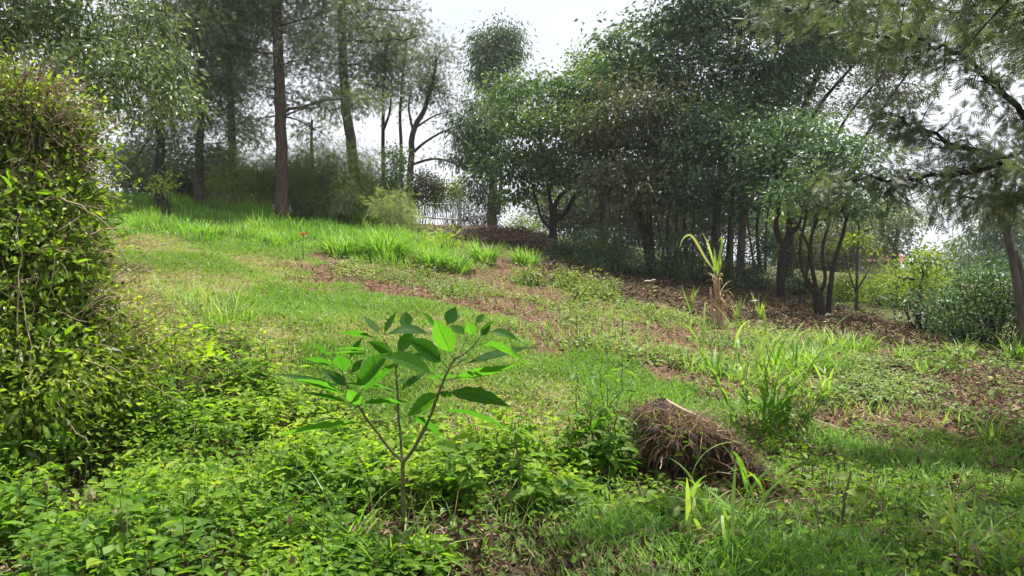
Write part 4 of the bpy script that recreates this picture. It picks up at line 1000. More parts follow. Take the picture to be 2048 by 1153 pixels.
for x, y, n, L_, sp, W_, ln, lab in [
    (-1.90, 3.85, 150, .40, .15, .008, (.05, .6), 'fine bright grass tuft among weeds at lower left'),
    (-.82, 3.75, 26, .55, .08, .017, (.1, .6), 'long-bladed grass arching left of the sapling foot'),
    (-.55, 3.55, 24, .42, .1, .016, (.1, .7), 'short broad-bladed grass in front of the sapling foot'),
    (1.15, 3.45, 40, .35, .16, .014, (.1, .7), 'low grass clump in front of the broad-bladed one'),
    (2.25, 3.8, 30, .36, .12, .015, (.1, .7), 'grass clump just behind the bottom right corner clump'),
    (2.35, 5.0, 110, .26, .16, .007, (.2, .8), 'dense dark fine grass tussock at right'),
    (1.75, 5.4, 110, .26, .2, .007, (.2, .8), 'fine grass tussock right of the half-buried grey stone'),
    (2.7, 5.9, 100, .26, .2, .007, (.2, .8), 'fine grass tussock behind the dense dark one'),
    (1.55, 5.0, 90, .22, .2, .006, (.2, .8), 'soft grass tussock in front of the half-buried grey stone'),
    (.62, 4.6, 110, .26, .22, .006, (.1, .8), 'fine grass tussock in front of the straw mound')]:
    clump('grass_tuft', lab, 'grass clump', gp(x, y), n, L_, W_, sp, ln, (.5, 1.8), (.1, .75) if y > 4.4 else (.3, .9), 'tall', GN, 6)

reeds('grass_tuft', 'broad-bladed grass clump at bottom centre right', gp(1.0, 3.68), 8, .48, .30, .026, .10, GN, .3, 6)
reeds('grass_tuft', 'broad-bladed grass at the bottom right corner', gp(2.1, 3.55), 10, .36, .24, .022, .13, GN, .4, 5)
# dry cane with a few green leaves
cp = hit(1440, 655)
cane = thing('dry_cane', 'dry straw-coloured cane stump with three long arching leaves standing in the field', 'cane plant', cp)
px = cp[1] / F
def cpt(u, v, dd=0): return P(u, v, cp[1] + dd)
gs = Geo()
for u0, v0, u1, v1, r in [(1432, 660, 1429, 548, .035), (1440, 660, 1438, 560, .035), (1424, 658, 1421, 575, .03), (1448, 658, 1444, 590, .03), (1436, 662, 1432, 530, .03)]:
    dd = R.uniform(-.12, .12)
    tube(gs, smooth_line([cpt(u0, v0, dd), cpt((u0 + u1) / 2 + R.normal() * 2, (v0 + v1) / 2, dd), cpt(u1, v1, dd)], 8), np.linspace(r, r * .6, 8), 7, rnd(1, .3, .9)[0])
gs.build('stalks', M['canestalk'], cane, True)
gd_ = Geo(); n = 46; aa = rnd(n, 0, 6.28)
pp = np.stack([cp[0] + np.cos(aa) * .05 - .03, cp[1] + np.sin(aa) * .08, cp[2] + rnd(n, .2, 1.05)], 1)
blades(gd_, pp, aa, rnd(n, .25, .6), .035, rnd(n, .1, .6), rnd(n, 1.2, 3.0), rnd(n, .4, 1), 6)
gd_.build('dry_leaves', M['dry'], cane)
def ribbon(g, pts, w, tint, fold=.25, n=14):
    p = smooth_line(pts, n); tg = unit(np.gradient(p, axis=0))
    sd = unit(np.cross(tg, np.array([.15, 1, .1]))); nn = np.cross(sd, tg)
    t_ = np.linspace(0, 1, n); ww = w * np.minimum(1, .5 + t_ * 2.5) * (1 - t_ ** 3) ** .8 * .5
    v = np.stack([p - sd * ww[:, None] + nn * (ww * fold)[:, None], p, p + sd * ww[:, None] + nn * (ww * fold)[:, None]], 1)
    i = np.arange(n * 3).reshape(n, 3)
    q = np.concatenate([np.stack([i[:-1, k], i[:-1, k + 1], i[1:, k + 1], i[1:, k]], -1) for k in (0, 1)])
    g.add(v, q, None, tint)
for pts, w, tn in [([(1431, 545), (1410, 515), (1393, 485), (1380, 470), (1366, 478), (1358, 500)], .05, .95), ([(1432, 545), (1424, 515), (1415, 485), (1403, 463)], .042, .9), ([(1433, 550), (1438, 520), (1444, 490), (1443, 475), (1436, 486)], .055, .5), ([(1430, 550), (1430, 515), (1428, 495)], .06, .4), ([(1434, 552), (1441, 530), (1440, 505)], .05, .4)]:
    g = Geo(); ribbon(g, [cpt(u, v, R.uniform(-.1, .1) if k else 0) for k, (u, v) in enumerate(pts)], w, tn); g.build('long_leaf', M['cane'], cane)
for u, v, dpt, lab in [(1382, 625, None, 'small cane shoot left of the dry cane'), (1475, 640, None, 'small green cane shoot just right of the dry cane'), (1520, 640, None, 'thin cane shoot standing at the shade edge right of the dry cane')]:
    clump('cane_shoot', lab, 'cane plant', hit(u, v), 9, .62, .04, .05, (.02, .3), (.1, .8), (.2, .9), 'cane', 'cane shoots near the dry cane')

# young field plants that stand out
def seedling(name, label, cat, pos, hgt, n, L_, W_, mat, tint, red=0, group=None, up=.2, droop=.1, stem='stem', top=None):
    root = thing(name, label, cat, pos, group)
    gs, gl, gr = Geo(), Geo(), Geo()
    tip = pos + np.array([R.normal() * .04, R.normal() * .04, hgt])
    tube(gs, limb_path(pos - np.array([0, 0, .03]), tip, 6, 0), np.linspace(.012, .005, 6) * max(1, hgt), 6)
    t_ = rnd(n, .25, 1); aa = np.arange(n) * 2.4 + R.normal(size=n) * .2
    c = pos + (tip - pos) * t_[:, None]
    d = np.stack([np.cos(aa), np.sin(aa), up + rnd(n, -.3, .3)], 1)
    leaves(gl, c + d * .02, d, np.array([0, 0, 1.]) + rdir(n) * .35, L_ * rnd(n, .7, 1.15), W_ * rnd(n, .8, 1.1), np.clip(tint + R.normal(size=n) * .15, 0, 1), 'ovate')
    gs.build('stem', M[stem], root, True); gl.build('leaves', M[mat], root)
    if red:
        aa = rnd(red, 0, 6.28); d = np.stack([np.cos(aa), np.sin(aa), rnd(red, .0, .5)], 1)
        leaves(gr, np.repeat(tip[None], red, 0), d, np.array([0, 0, 1.]) + rdir(red) * .3, L_ * rnd(red, .7, 1.1), W_, rnd(red), 'ovate')
        gr.build('top_leaves', M[top or 'red'], root)
    return root
seedling('red_topped_plant', 'single slim plant with a flat red leaf whorl at the top of the lawn', 'plant', hit(605, 520, 8, 30), .55, 6, .14, .05, 'weed_dull', .4, 9)
seedling('pale_topped_plant', 'plant with a cluster of whitish leaves in front of the tree line', 'plant', hit(1308, 605, 8, 30), .5, 8, .15, .06, 'weed_dull', .5, 10, top='pale')
seedling('pale_topped_plant', 'plant with two whitish leaves right of the dry cane', 'plant', hit(1505, 640, 8, 30), .4, 6, .13, .06, 'weed_dull', .5, 4, top='pale')
bush('ferny_shrub', 'pale yellow-green ferny shrub in front of the brush pile', 'shrub', 20.5, [(885, 480, 40, 18), (905, 470, 25, 12), (865, 485, 25, 14)], M['yellowish'], leafL=.2, leafW=.1, kind='fern', cov=1.6, per=10, cr=.13, tint0=.95, group=None)
GN = 'leafy bushes along the top of the field'
for u, v, r, h_, t0, lab in [(1060, 555, 34, 22, .5, 'low leafy bush at the left end of the field top'), (1130, 560, 34, 24, .6, 'grey-green leafy bush next to the left end of the field top'), (1200, 580, 40, 26, .7, 'pale glossy leafy bush in the middle of the field top'),
                         (1150, 590, 30, 18, .6, 'small leafy bush below the grey-green one'), (840, 545, 22, 12, .25, 'dark leafy bush under the fresh green grass clump'), (1640, 700, 28, 16, .4, 'small dark bush beside the soft grass clump'), (1890, 735, 30, 18, .35, 'dark leafy bush low in the shade at right'),
                         (1715, 690, 25, 14, .5, 'leafy bush at the shade edge of the field')]:
    q = hit(u, v + h_ * .7, 6, 32)
    bush('leafy_bush', lab, 'shrub', q[1], [(u, v, r, h_), (u + r * .6, v + h_ * .3, r * .6, h_ * .7), (u - r * .6, v + h_ * .4, r * .5, h_ * .6)], M['weed_dull'], leafL=.10, leafW=.045, kind='ovate', cov=1.7, cr=.1, per=14, tint0=t0, group=GN, ntw=14)
GN = 'reddish seedlings in the field'
for u, v, lab in [(1160, 690, 'rusty seedling in the middle of the field, left of a green one'), (1030, 630, 'rusty seedling near the top corner of the lawn'), (1240, 680, 'rusty seedling in mid field nearest the grass clumps'), (905, 590, 'dry upright rusty seedling above the lawn edge'), (1650, 660, 'rusty seedling near the foot of the many-stemmed tree'), (830, 600, 'rusty seedling at the left end of the field')]:
    seedling('rusty_seedling', lab, 'plant', hit(u, v, 6, 30), .32, 16, .10, .04, 'pinkish', .85, 0, GN)
GN = 'small pale-leaved plants on the shaded bank'
for u, v, lab in [(1795, 775, 'heart-leaved plant on the bare bank at right'), (1830, 790, 'small pale plant just right of the heart-leaved plant'), (1990, 770, 'pale plant on the bank near the right edge')]:
    seedling('pale_plant', lab, 'plant', hit(u, v), .14, 5, .09, .08, 'yellowish', .9, 0, GN)
seedling('round_leaved_plant', 'plant with large round pale leaves in the grass at lower right', 'plant', gp(1.68, 3.95), .34, 7, .12, .10, 'yellowish', .45, up=.1)
seedling('lobed_plant', 'young plant with drooping lobed leaves right of the sapling', 'plant', gp(.03, 4.5), .50, 14, .13, .075, 'weed', .35, up=-.3)
seedling('starry_plant', 'grey-green plant with a star of pointed leaves right of the straw mound', 'plant', gp(1.6, 5.05), .12, 10, .18, .05, 'weed', .6, up=.1)

# tall dark leafy weed beside the straw mound
root = thing('leafy_weed', 'tall dark leafy weed with several upright stems left of the straw mound', 'weed', gd(1200, 5.35))
gl, gs = Geo(), Geo()
for u0, u1, vt in [(1175, 1152, 745), (1190, 1195, 735), (1205, 1243, 712), (1215, 1215, 770), (1185, 1170, 800), (1228, 1262, 790), (1160, 1135, 820), (1240, 1280, 850), (1200, 1205, 820), (1178, 1150, 860), (1222, 1235, 830), (1182, 1185, 780), (1196, 1228, 850), (1210, 1180, 840), (1170, 1140, 850), (1225, 1255, 860), (1200, 1215, 880), (1185, 1165, 900)]:
    dd = R.uniform(-.25, .25); b0 = gd(u0, 5.35 + dd); tp_ = P(u1, vt, 5.35 + dd + R.uniform(-.1, .1))
    ln = limb_path(b0, tp_, 12, .0); tube(gs, ln, np.linspace(.006, .0025, 12), 5, .3)
    for i in range(2, 12):
        a0 = i * 1.57 + R.normal() * .3
        for sg in (0, math.pi):
            d = np.array([[math.cos(a0 + sg), math.sin(a0 + sg), R.uniform(-.5, .15)]])
            s = (.13 if i < 8 else .09) * R.uniform(.6, 1.25)
            leaves(gl, ln[i:i + 1] + d * .015, d, np.array([[0, 0, 1.]]) + rdir(1) * .3, s, s * .55, np.clip(rnd(1, .0, .45), 0, 1), 'ovate')
            if R.random() < .6 and i < 9:
                d2 = d + rdir(1) * .5; leaves(gl, ln[i:i + 1] + d * .09, d2, np.array([[0, 0, 1.]]) + rdir(1) * .5, s * .8, s * .42, rnd(1, .0, .5), 'ovate')
gs.build('stems', M['stem'], root, True); gl.build('leaves', M['weed'], root)

# straw mound
mc = gd(1358, 5.5)
mound = thing('straw_mound', 'shaggy mound of dried straw and roots with a dark hollow front', 'straw mound', mc)
ax, ay, az_ = .255, .32, .50
def msurf(th, ph, k=1.0):
    """th around, ph 0 (foot) .. 1 (crest): steep undercut sides and a flattish ragged top"""
    th, ph = np.asarray(th, float), np.asarray(ph, float)
    s = np.clip(ph / .62, 0, 1)
    prof = np.where(ph < .62, .70 + .30 * s ** 1.2 + .06 * np.sin(9 * s + 3 * th), np.sqrt(np.clip((1 - ph) / .38, 0, 1)))
    lump = 1 + .13 * np.sin(3 * th + .4) + .08 * np.sin(5 * th + 4 * ph) + .06 * np.sin(11 * th + 6 * ph)
    sq = 1 / np.maximum(np.abs(np.cos(th)), np.abs(np.sin(th))) ** .6
    x = mc[0] + ax * prof * lump * sq * np.cos(th) * k
    y = mc[1] + ay * prof * lump * sq * np.sin(th) * k
    top = .93 + .07 * np.sin(4 * th) * prof + .07 * np.clip((ph - .62) / .38, 0, 1)
    z = mc[2] - .06 + az_ * np.where(ph < .62, s * top, top) * (1 - .14 * np.cos(th - .3) * prof) + .05 * np.sin(th) * prof
    return np.stack([x, y, z], -1)
nth, nph = 64, 26
TH, PH = np.meshgrid(np.linspace(0, 2 * np.pi, nth, endpoint=False), np.linspace(0, 1, nph))
v = msurf(TH, PH, .86).reshape(-1, 3) + R.normal(size=(nth * nph, 3)) * .012
i = np.arange(nth * nph).reshape(nph, nth)
g = Geo(); g.add(v, np.stack([i[:-1], np.roll(i[:-1], -1, 1), np.roll(i[1:], -1, 1), i[1:]], -1).reshape(-1, 4), None, .3)
gcore = g
g = Geo()
for k in range(60):
    t0_ = R.uniform(0, 6.28); a_ = msurf(t0_, R.uniform(.2, 1), 1.0); e_ = a_ + unit(rdir(1)[0] * [1, 1, .6] + np.array([math.cos(t0_), math.sin(t0_), -.2]) * .7) * R.uniform(.08, .3)
    tube(g, limb_path(a_, e_, 6, .1), np.linspace(.005, .0025, 6) * R.uniform(.6, 1.6), 5, R.random())
g.build('roots', M['twig'], mound, True)
g = gcore
for k in range(70):
    t0_ = R.uniform(0, 6.28); c_ = msurf(t0_, R.uniform(.0, .95), .97); r_ = R.uniform(.02, .065)
    th_, ph_ = np.meshgrid(np.linspace(0, 2 * np.pi, 9, endpoint=False), np.linspace(-1.5, 1.5, 6))
    v = np.stack([np.cos(ph_) * np.cos(th_), np.cos(ph_) * np.sin(th_), .8 * np.sin(ph_)], -1) * r_ * (1 + R.normal(size=th_.shape + (1,)) * .16)
    i = np.arange(54).reshape(6, 9); g.add(c_ + v.reshape(-1, 3), np.stack([i[:-1], np.roll(i[:-1], -1, 1), np.roll(i[1:], -1, 1), i[1:]], -1).reshape(-1, 4), None, R.uniform(0, 1))
g.build('core', M['straw_body'], mound, True)
g = Geo(); g2 = Geo()
n = 5200
th = rnd(n, 0, 6.28); ph = rnd(n) ** .6
p0 = msurf(th, ph, 1.0) + R.normal(size=(n, 3)) * .02
bd = R.integers(0, 260, n); bth, bph, baz = rnd(260, 0, 6.28), rnd(260) ** .55, R.normal(size=260) * .9
th = np.where(bd < 190, bth[bd] + R.normal(size=n) * .10, th); ph = np.where(bd < 190, np.clip(bph[bd] + R.normal(size=n) * .05, 0, 1), ph)
p0 = msurf(th, ph, 1.0) + R.normal(size=(n, 3)) * .018
aa = th + np.where(bd < 190, baz[bd] * 1.3 + R.normal(size=n) * .55, R.normal(size=n) * 1.6)
ls = rnd(n, .04, .24) * np.where(bd % 7 == 0, 1.4, 1)
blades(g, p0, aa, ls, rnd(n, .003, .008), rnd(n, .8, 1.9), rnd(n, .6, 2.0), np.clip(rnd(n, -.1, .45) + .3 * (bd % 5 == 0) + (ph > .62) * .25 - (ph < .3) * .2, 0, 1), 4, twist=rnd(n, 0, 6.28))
n = 1500; th = rnd(n, 0, 6.28); rr_ = rnd(n, .0, .22)
p1 = msurf(th, np.full(n, .02), 1.05); p1[:, 0] += np.cos(th) * rr_; p1[:, 1] += np.sin(th) * rr_; p1[:, 2] = H(p1[:, 0], p1[:, 1]) + rnd(n, 0, .06)
blades(g, p1, rnd(n, 0, 6.28), rnd(n, .08, .24), .006, rnd(n, .9, 1.7), rnd(n, .1, .6), rnd(n, 0, .7), 3)
# slump of roots running down to the right
n = 3600; t_ = rnd(n); p2 = np.stack([mc[0] + .27 + .25 * t_, mc[1] - .12 - .42 * t_, np.zeros(n)], 1) + R.normal(size=(n, 3)) * [.035, .045, 0]
p2[:, 2] = H(p2[:, 0], p2[:, 1]) + rnd(n, 0, 1) ** .6 * .40 * (1 - t_) ** 1.2 + .02
blades(g, p2, rnd(n, 0, 6.28), rnd(n, .06, .2), .006, rnd(n, .8, 2.2), rnd(n, .5, 1.6), rnd(n, 0, .7), 4)
g.build('straw', M['moundstraw'], mound)
t_ = np.linspace(0, 1, 10); sl = np.stack([mc[0] + .27 + .25 * t_, mc[1] - .12 - .42 * t_, mc[2] + .36 * (1 - t_) ** 1.2 * .7 - .03], 1)
g = Geo(); tube(g, sl, np.linspace(.07, .03, 10), 10, .2); g.build('root_slump', M['straw_body'], mound, True)
gl = Geo(); n = 520; th = rnd(n, 0, 6.28); p3 = msurf(th, rnd(n, .05, 1), 1.06)
leaves(gl, p3, rdir(n), np.array([0, -.4, .8]) + rdir(n) * .4, rnd(n, .03, .065), rnd(n, .02, .04), rnd(n, .2, .7), 'ovate'); gl.build('creeper_leaves', M['weed'], mound)
top = msurf(np.array([1.9, .3]), np.array([.92, .9]), 1.0)
g = Geo(); tube(g, [top[0] + [0, .1, .05], (top[0] + top[1]) / 2 + [0, 0, .03], top[1] + [.05, 0, .0]], [.014, .013, .010], 7, .9)
tag(g.build('dead_stick', M['twig'], smooth=True), 'thin tan stick lying across the top of the straw mound', 'stick')

# sticks on the ground
for pts, r, lab in [([(1580, 842), (1620, 848), (1660, 862), (1690, 878)], .011, 'pale curved stick lying right of the cane-like grass'), ([(1590, 862), (1605, 885), (1625, 910)], .010, 'short forked stick below the pale curved stick'), ([(1640, 862), (1650, 880), (1680, 892)], .006, 'thin side twig beside the pale curved stick')]:
    w = [hit(u, v, 3, 12) + np.array([0, 0, .05]) for u, v in pts]
    g = Geo(); tube(g, smooth_line(w, 14) + R.normal(size=(14, 3)) * .004, np.linspace(r, r * .5, 14), 6, .9); tag(g.build('fallen_stick', M['twig'], smooth=True), lab, 'stick')
def rock(label, pos, sx, sy, sz):
    nth, nph = 20, 9
    TH, PH = np.meshgrid(np.linspace(0, 2 * np.pi, nth, endpoint=False), np.linspace(-.45, 1, nph))
    a_ = PH * np.pi / 2; lum = 1 + .13 * np.sin(2 * TH + 1) + .08 * np.sin(3 * TH + 3 * PH) + R.normal(size=TH.shape) * .03
    v = np.stack([pos[0] + sx * np.cos(a_) * np.cos(TH) * lum, pos[1] + sy * np.cos(a_) * np.sin(TH) * lum, pos[2] + sz * np.sin(a_) * lum], -1)
    v = v.reshape(-1, 3); i = np.arange(nth * nph).reshape(nph, nth)
    g = Geo(); g.add(v, np.stack([i[:-1], np.roll(i[:-1], -1, 1), np.roll(i[1:], -1, 1), i[1:]], -1).reshape(-1, 4))
    return tag(g.build('stone', M['stone'], smooth=True, origin=pos), label, 'stone')
rock('half-buried grey stone in the grass right of the straw mound', hit(1617, 950), .11, .07, .05)
rock('weathered log-like stone in the grass in front of the straw mound', hit(1350, 975), .2, .06, .04)
# curled dead leaves among the weeds at lower left
for u, v, lab in [(75, 1005, 'curled pale dead leaf among the weeds at far lower left'), (165, 1030, 'bleached dead leaf right of the curled one'), (205, 1075, 'pale crumpled dead leaf lowest in the weeds at left')]:
    q = hit(u, v + 60, 2.8, 8) + np.array([0, 0, .22]); g = Geo(); ribbon(g, [q, q + [.02, .02, .05], q + [.045, .0, .06], q + [.07, -.02, .03]], .045, .95, 1.2)
    tag(g.build('dead_leaf', M['dead_leaf']), lab, 'dead leaf', 'dead leaves in the weeds')

# ------------------------------------------------------------------ thicket on the left
root = thing('overgrown_thicket', 'towering overgrown thicket of vines and dry twigs filling the left edge', 'thicket', gp(-3.6, 5.9))
gl, gs, gw, gv = Geo(), Geo(), Geo(), Geo()
TB = [(10, 239, 120, 85.5, 6), (73, 229, 70, 54.0, 6), (-60, 330, 170, 170, 6), (98, 310, 70, 100, 6), (68, 440, 95, 110, 5.8), (10, 520, 170, 140, 5.6), (98, 560, 85, 90, 5.7), (50, 660, 150, 110, 5.4), (143, 650, 70, 55, 5.8), (193, 705, 65, 34, 5.9), (268, 720, 40, 20, 6.3), (-150, 600, 200, 200, 5.5), (-150, 200, 160, 120, 6.5), (20, 780, 160, 80, 5.0), (128, 470, 45, 60, 5.8), (143, 400, 42, 70, 5.9), (153, 540, 40, 50, 5.9), (143, 290, 40, 55, 6.1), (118, 740, 110, 60, 5.5), (218, 760, 80, 40, 5.8), (183, 600, 50, 55, 5.95), (243, 655, 55, 40, 6.2), (313, 705, 50, 24, 6.5), (378, 722, 35, 12, 6.8)]
B = [(P(u, v, d), np.array([ru * d / F, max(ru, rv) * d / F * .85, rv * d / F])) for u, v, ru, rv, d in TB]
crown_cloud(gl, B[-4:], 1300, 12, .11, .055, .028, 'ovate', .25, .5, .75, .9, .5)
crown_cloud(gl, B[:-4], 42000, 60, .12, .05, .026, 'ovate', .25, .30, .42, .9, .5)
crown_cloud(gv, [(c, r * 1.05) for c, r in B[4:]], 1500, 8, .10, .10, .06, 'ovate', .35, .22, .55, .9, .8)
cen = np.array([b[0] for b in B]); rad = np.array([b[1] for b in B])
TW = np.array([.13, .15, .05, .11, .06, .03, .08, .05, .06, .06, .05, .01, .01, .01, .02, .04, .04, .02, .005, .005, .03, .03, .015, .005]); TW = TW / TW.sum()
for k in range(1350):
    i = R.choice(len(B), p=TW)
    d = unit(rdir(1)[0] * [1, .8, .8] + np.array([.35, -.25, .30 if i < 3 else .05]))
    a = cen[i] + d * rad[i] * R.uniform(.55, 1.0)
    L_ = R.uniform(.12, .42)
    e = a + unit(d + rdir(1)[0] * .8 + [0, 0, .15]) * L_
    r = R.uniform(.002, .0052)
    p = limb_path(a, e, 7, R.uniform(-.12, .2)); tube(gw, p, np.linspace(r, r * .5, 7), 4, R.random())
    if R.random() < .6:
        e2 = p[3] + unit(d + rdir(1)[0]) * L_ * .5; tube(gw, limb_path(p[3], e2, 5, .1), np.linspace(r * .7, r * .3, 5), 4, R.random())
for u0, v0, u1, v1, d in [(200, 590, 385, 470, 5.7), (120, 395, 245, 480, 5.2), (190, 600, 275, 535, 5.6), (60, 760, 40, 560, 4.9), (230, 560, 300, 520, 5.9), (260, 660, 345, 560, 5.9), (300, 690, 380, 655, 5.8), (180, 470, 270, 460, 5.6), (190, 500, 275, 530, 5.7), (40, 740, 45, 420, 5.0), (170, 720, 250, 745, 5.1)]:
    tube(gw, limb_path(P(u0, v0, d), P(u1, v1, d + .2), 10, .08), np.linspace(.006, .002, 10), 5, .9)
for k in range(60):
    i = R.integers(0, len(B)); a = gp(cen[i][0] + R.normal() * .15, cen[i][1] + R.normal() * .25); 
    tube(gs, limb_path(a, cen[i] + rdir(1)[0] * rad[i] * .8, 8, .02), np.linspace(.009, .004, 8), 5, .2)
crown_cloud(gl, [(c, r * .72) for c, r in B[:-4]], 7000, 24, .12, .09, .045, 'diamond', .2, .5, .12, .9, .3)  # inner leaves tinted dark: the thicket's interior shade put into their colour
gs.build('stems', M['bark'], root, True); gw.build('dry_twigs', M['twig'], root, True); gl.build('foliage', M['bush'], root); gv.build('vine_leaves', M['weed'], root)

# ------------------------------------------------------------------ sapling
SD = 4.07
sb_ = gd(808, SD)
sap = thing('sapling', 'big-leaved green sapling with three branches standing in the foreground', 'sapling', sb_)
def sp_(x, y, dd=0): return P(560 + x / 3.976, 610 + y / 3.976, SD + dd)
fork = P(806, 925, SD)
BO = []
def branch(name, pts, r0, r1, par=sap, n=26):
    g = Geo(); ln = smooth_line(pts, n); ln[1:-1] += R.normal(size=(n - 2, 3)) * .0012
    rr_ = np.linspace(r0, r1, n) * (1 + .10 * (np.arange(n) % 4 == 0)); tube(g, ln, rr_, 10, .4)
    o = g.build(name, M['stem'], par, True); BO.append((o, ln)); return ln
branch('stem', [sb_ - np.array([0, 0, .08]), P(806, 1000, SD), fork + np.array([0, 0, .01])], .0125, .0105)
BR = {
 'R': branch('branch', [fork, sp_(1060, 1150, -.01), sp_(1180, 920, -.03), sp_(1240, 760, -.05), sp_(1300, 600, -.05), sp_(1345, 510, -.05), sp_(1385, 440, -.03), sp_(1500, 360, 0), sp_(1590, 260, .03)], .0095, .004),
 'L': branch('branch', [fork, sp_(875, 1150, .01), sp_(780, 1020, .0), sp_(690, 910, -.03), sp_(630, 810, -.05), sp_(545, 670, -.05), sp_(510, 570, -.05), sp_(470, 500, -.04)], .008, .0035),
 'M': branch('branch', [fork, sp_(965, 1150, .02), sp_(945, 900, .04), sp_(930, 640, .05), sp_(920, 500, .06), sp_(900, 400, .07), sp_(830, 280, .08)], .008, .003)}
branch('branch', [sp_(922, 520, .06), sp_(960, 400, .10), sp_(1020, 310, .12), sp_(1085, 240, .13)], .005, .0028)
branch('branch', [sp_(1385, 440, -.03), sp_(1420, 390, .03), sp_(1470, 300, .08), sp_(1500, 220, .1)], .004, .0025)
def big_leaf(bx, by, tx, ty, w, dz, arch=.10, tint=.5, b0=0., wavy=.02, side=1, pet=.10):
    """a leaf blade with midrib, from the point where it leaves its twig to its tip; dz is how far the tip comes forward (-) or back (+)"""
    a, e = sp_(bx, by, b0), sp_(tx, ty, b0 + dz)
    e = a + (e - a) * 1.12; w = w * .96
    L_ = np.linalg.norm(e - a); wr = w / 3.976 / F * SD
    full = max(wr, min(.33 * L_, wr * 1.8))
    ax_ = unit(e - a); inpl = unit(np.cross(ax_, np.array([0, 1., 0]))); dep = np.cross(ax_, inpl)
    ca = min(1, wr / full); sd = inpl * ca + dep * math.sqrt(1 - ca * ca) * side
    nn = np.cross(ax_, sd); nn *= np.sign(nn[2] + 1e-6)
    ns, ms = 22, 4
    t_ = np.linspace(0, 1, ns); s_ = np.linspace(-1, 1, 2 * ms + 1)
    bow = np.array([0, 0, 1.]) * .65 + nn * .35
    mid = a + (e - a) * t_[:, None] + bow * (arch * L_ * 4 * t_ * (1 - t_))[:, None]
    tt = np.clip((t_ - pet) / (1 - pet), 0, 1)
    prof = np.clip(np.sin(np.pi * tt ** .84), 0, 1) ** .85 * (1 - .42 * tt ** 3)
    ph = R.uniform(0, 6)
    wid = full * .5 * prof[:, None] * (1 + wavy * np.sin(t_[:, None] * 34 + ph) * np.abs(s_)[None]) 
    wid = np.maximum(wid, .0022)
    v = mid[:, None] + sd[None, None] * (s_[None, :, None] * wid[:, :, None]) + nn[None, None] * ((np.abs(s_)[None] ** 1.3 * .20 * wid + .0012 * np.sin(t_[:, None] * 40 + 3 * s_[None] + ph) * np.abs(s_)[None])[:, :, None])
    i = np.arange(ns * (2 * ms + 1)).reshape(ns, -1)
    q = np.stack([i[:-1, :-1], i[:-1, 1:], i[1:, 1:], i[1:, :-1]], -1).reshape(-1, 4)
    uv = np.stack(np.broadcast_arrays(t_[:, None], s_[None], 0 * s_[None]), -1)
    g = Geo(); g.add(v, q, None, tint, uv)
    o = g.build('leaf', M['sapling'], sap, True)
    o.parent = min(BO[1:], key=lambda q: np.linalg.norm(q[1] - a, axis=1).min())[0]          # a leaf is a sub-part of its branch
LV = [(770, 265, 495, 232, 55, .06, .04), (795, 240, 680, 105, 48, .05, .03), (825, 240, 915, 75, 62, .04, .05), (930, 390, 1050, 215, 115, .05, .02), (1010, 200, 1000, 68, 118, .06, 0), (1205, 240, 890, 240, 75, -.10, .13),
 (1240, 185, 1145, 72, 55, .05, .02), (1325, 170, 1390, 33, 118, .05, .0), (1370, 405, 1250, 148, 185, -.16, .0), (1305, 470, 1035, 295, 130, -.16, .06), (1550, 155, 1620, 82, 62, .05, .02), (1540, 250, 1500, 150, 100, -.05, 0),
 (1650, 215, 1880, 282, 62, .02, .12), (1580, 320, 1930, 472, 75, -.12, .13), (1440, 480, 1960, 350, 62, .08, .02), (1330, 600, 1830, 490, 92, -.06, -.02), (1300, 690, 1778, 802, 105, -.1, .05), (1215, 845, 1790, 1005, 52, .10, .11),
 (1280, 700, 1035, 872, 125, -.14, .03), (1030, 868, 1262, 1034, 92, .10, .03), (690, 928, 30, 1032, 72, -.10, .02), (1240, 570, 845, 430, 105, -.14, .10), (590, 670, 850, 412, 150, -.12, .06), (645, 715, 912, 482, 75, -.05, .05),
 (510, 725, 140, 608, 92, -.12, .05), (530, 668, -20, 565, 34, -.14, .04), (560, 790, 190, 705, 52, -.06, .03), (630, 790, 1010, 778, 62, -.14, .02), (635, 815, 555, 690, 130, -.12, .0), (540, 660, 345, 525, 72, .08, .02),
 (450, 500, 215, 432, 66, -.04, .05), (515, 540, 470, 412, 150, -.10, .02), (430, 430, 265, 322, 44, .03, .03), (545, 440, 655, 275, 46, .05, .03), (720, 402, 445, 386, 32, .08, .03), (905, 405, 720, 303, 84, -.08, .04),
 (945, 700, 1150, 552, 55, .08, .05), (1130, 590, 1410, 575, 46, .10, .03), (920, 680, 548, 632, 50, .05, .03), (1225, 430, 1040, 408, 62, .10, .03), (720, 362, 480, 350, 26, .10, .02), (560, 545, 645, 448, 62, .08, .02),
 (1395, 485, 1485, 424, 26, .05, .02), (1470, 240, 1370, 168, 74, .10, .0), (1590, 250, 1665, 170, 70, .04, .0), (1600, 200, 1700, 140, 40, .06, .02), (1180, 170, 1120, 140, 40, .08, 0), (1380, 730, 1270, 700, 60, -.04, .0), (1110, 430, 1250, 420, 60, .12, .02), (975, 640, 970, 590, 40, .08, 0)]
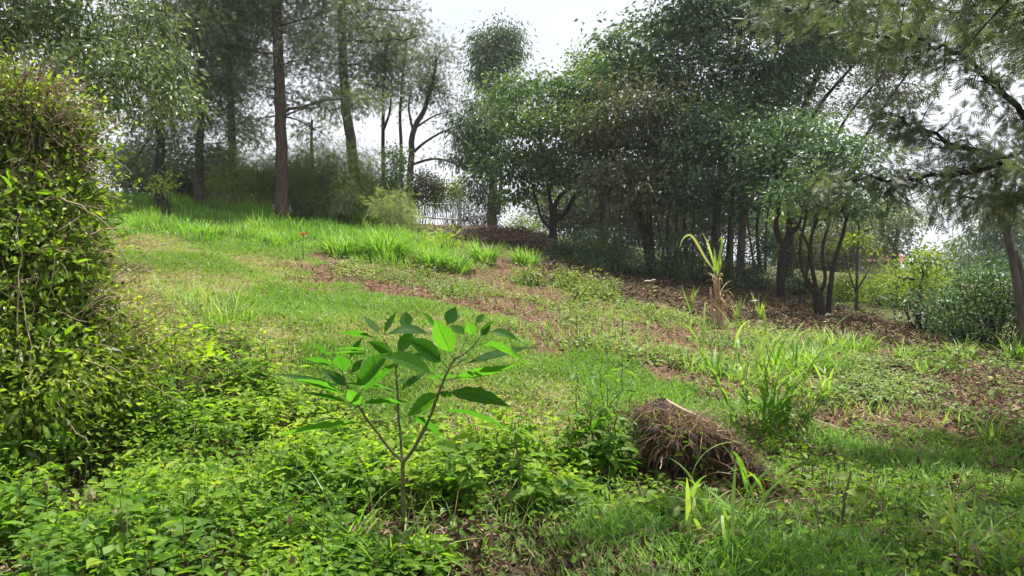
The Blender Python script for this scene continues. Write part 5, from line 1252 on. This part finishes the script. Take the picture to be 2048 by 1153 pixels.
for k, (bx, by, tx, ty, w, dz, ar) in enumerate(LV):
    big_leaf(bx, by, tx, ty, w, dz * 1.3, ar * .8, R.uniform(.2, .95), b0=(.08 if ty < 300 and bx < 1250 else -.03), side=1 if k % 2 else -1, wavy=.10 if k in (16, 20, 27) else .03)
# leaf stalks
for a_, b_ in [((690, 928), (600, 940)), ((1385, 440), (1370, 400)), ((1345, 515), (1300, 465)), ((1300, 600), (1240, 565)), ((1310, 605), (1400, 578)), ((1370, 495), (1450, 475)), ((1530, 345), (1590, 318)), ((1215, 845), (1300, 845)), ((930, 690), (800, 657))]:
    g = Geo(); tube(g, smooth_line([sp_(*a_, -.03), sp_(*b_, -.04)], 5), [.003, .0026, .0023, .002, .002], 6, .6)
    g.build('leaf_stalk', M['stem'], sap, True)
for (x_, y_) in [(835, 275), (855, 330), (925, 560), (935, 630), (918, 600), (930, 690), (1490, 300), (1440, 370), (1560, 290), (985, 375), (1060, 265), (545, 650), (520, 600), (515, 560), (1385, 430), (1350, 510)]:
    g = Geo(); d_ = rdir(1)[0]; tube(g, [sp_(x_, y_, 0), sp_(x_, y_, 0) + d_ * .014], [.0035, .0015], 5, .7)
    g.build('bud', M['stem'], sap, True)

# ------------------------------------------------------------------ air
hz = bpy.data.materials.new('air'); hz.use_nodes = True
t = hz.node_tree; t.nodes.clear()
out = nd(t, 'ShaderNodeOutputMaterial'); pv = nd(t, 'ShaderNodeVolumePrincipled')
pv.inputs['Color'].default_value = (.92, .95, 1, 1); pv.inputs['Density'].default_value = .00045; pv.inputs['Anisotropy'].default_value = .3
t.links.new(pv.outputs[0], out.inputs['Volume'])
me = bpy.data.meshes.new('haze')
x0, x1, y0, y1, z0, z1 = -700, 700, -700, 700, float(tv[:, 2].min()) - 1, 32
V = [(x, y, z) for z in (z0, z1) for x, y in ((x0, y0), (x1, y0), (x1, y1), (x0, y1))]
me.from_pydata(V, [], [(3, 2, 1, 0), (4, 5, 6, 7), (0, 1, 5, 4), (1, 2, 6, 5), (2, 3, 7, 6), (3, 0, 4, 7)])
me.materials.append(hz); ho = bpy.data.objects.new('haze', me); C.objects.link(ho)
tag(ho, 'thin pale haze softening the trees beyond the field', 'haze', kind='stuff')
SC.cycles.volume_bounces = 1
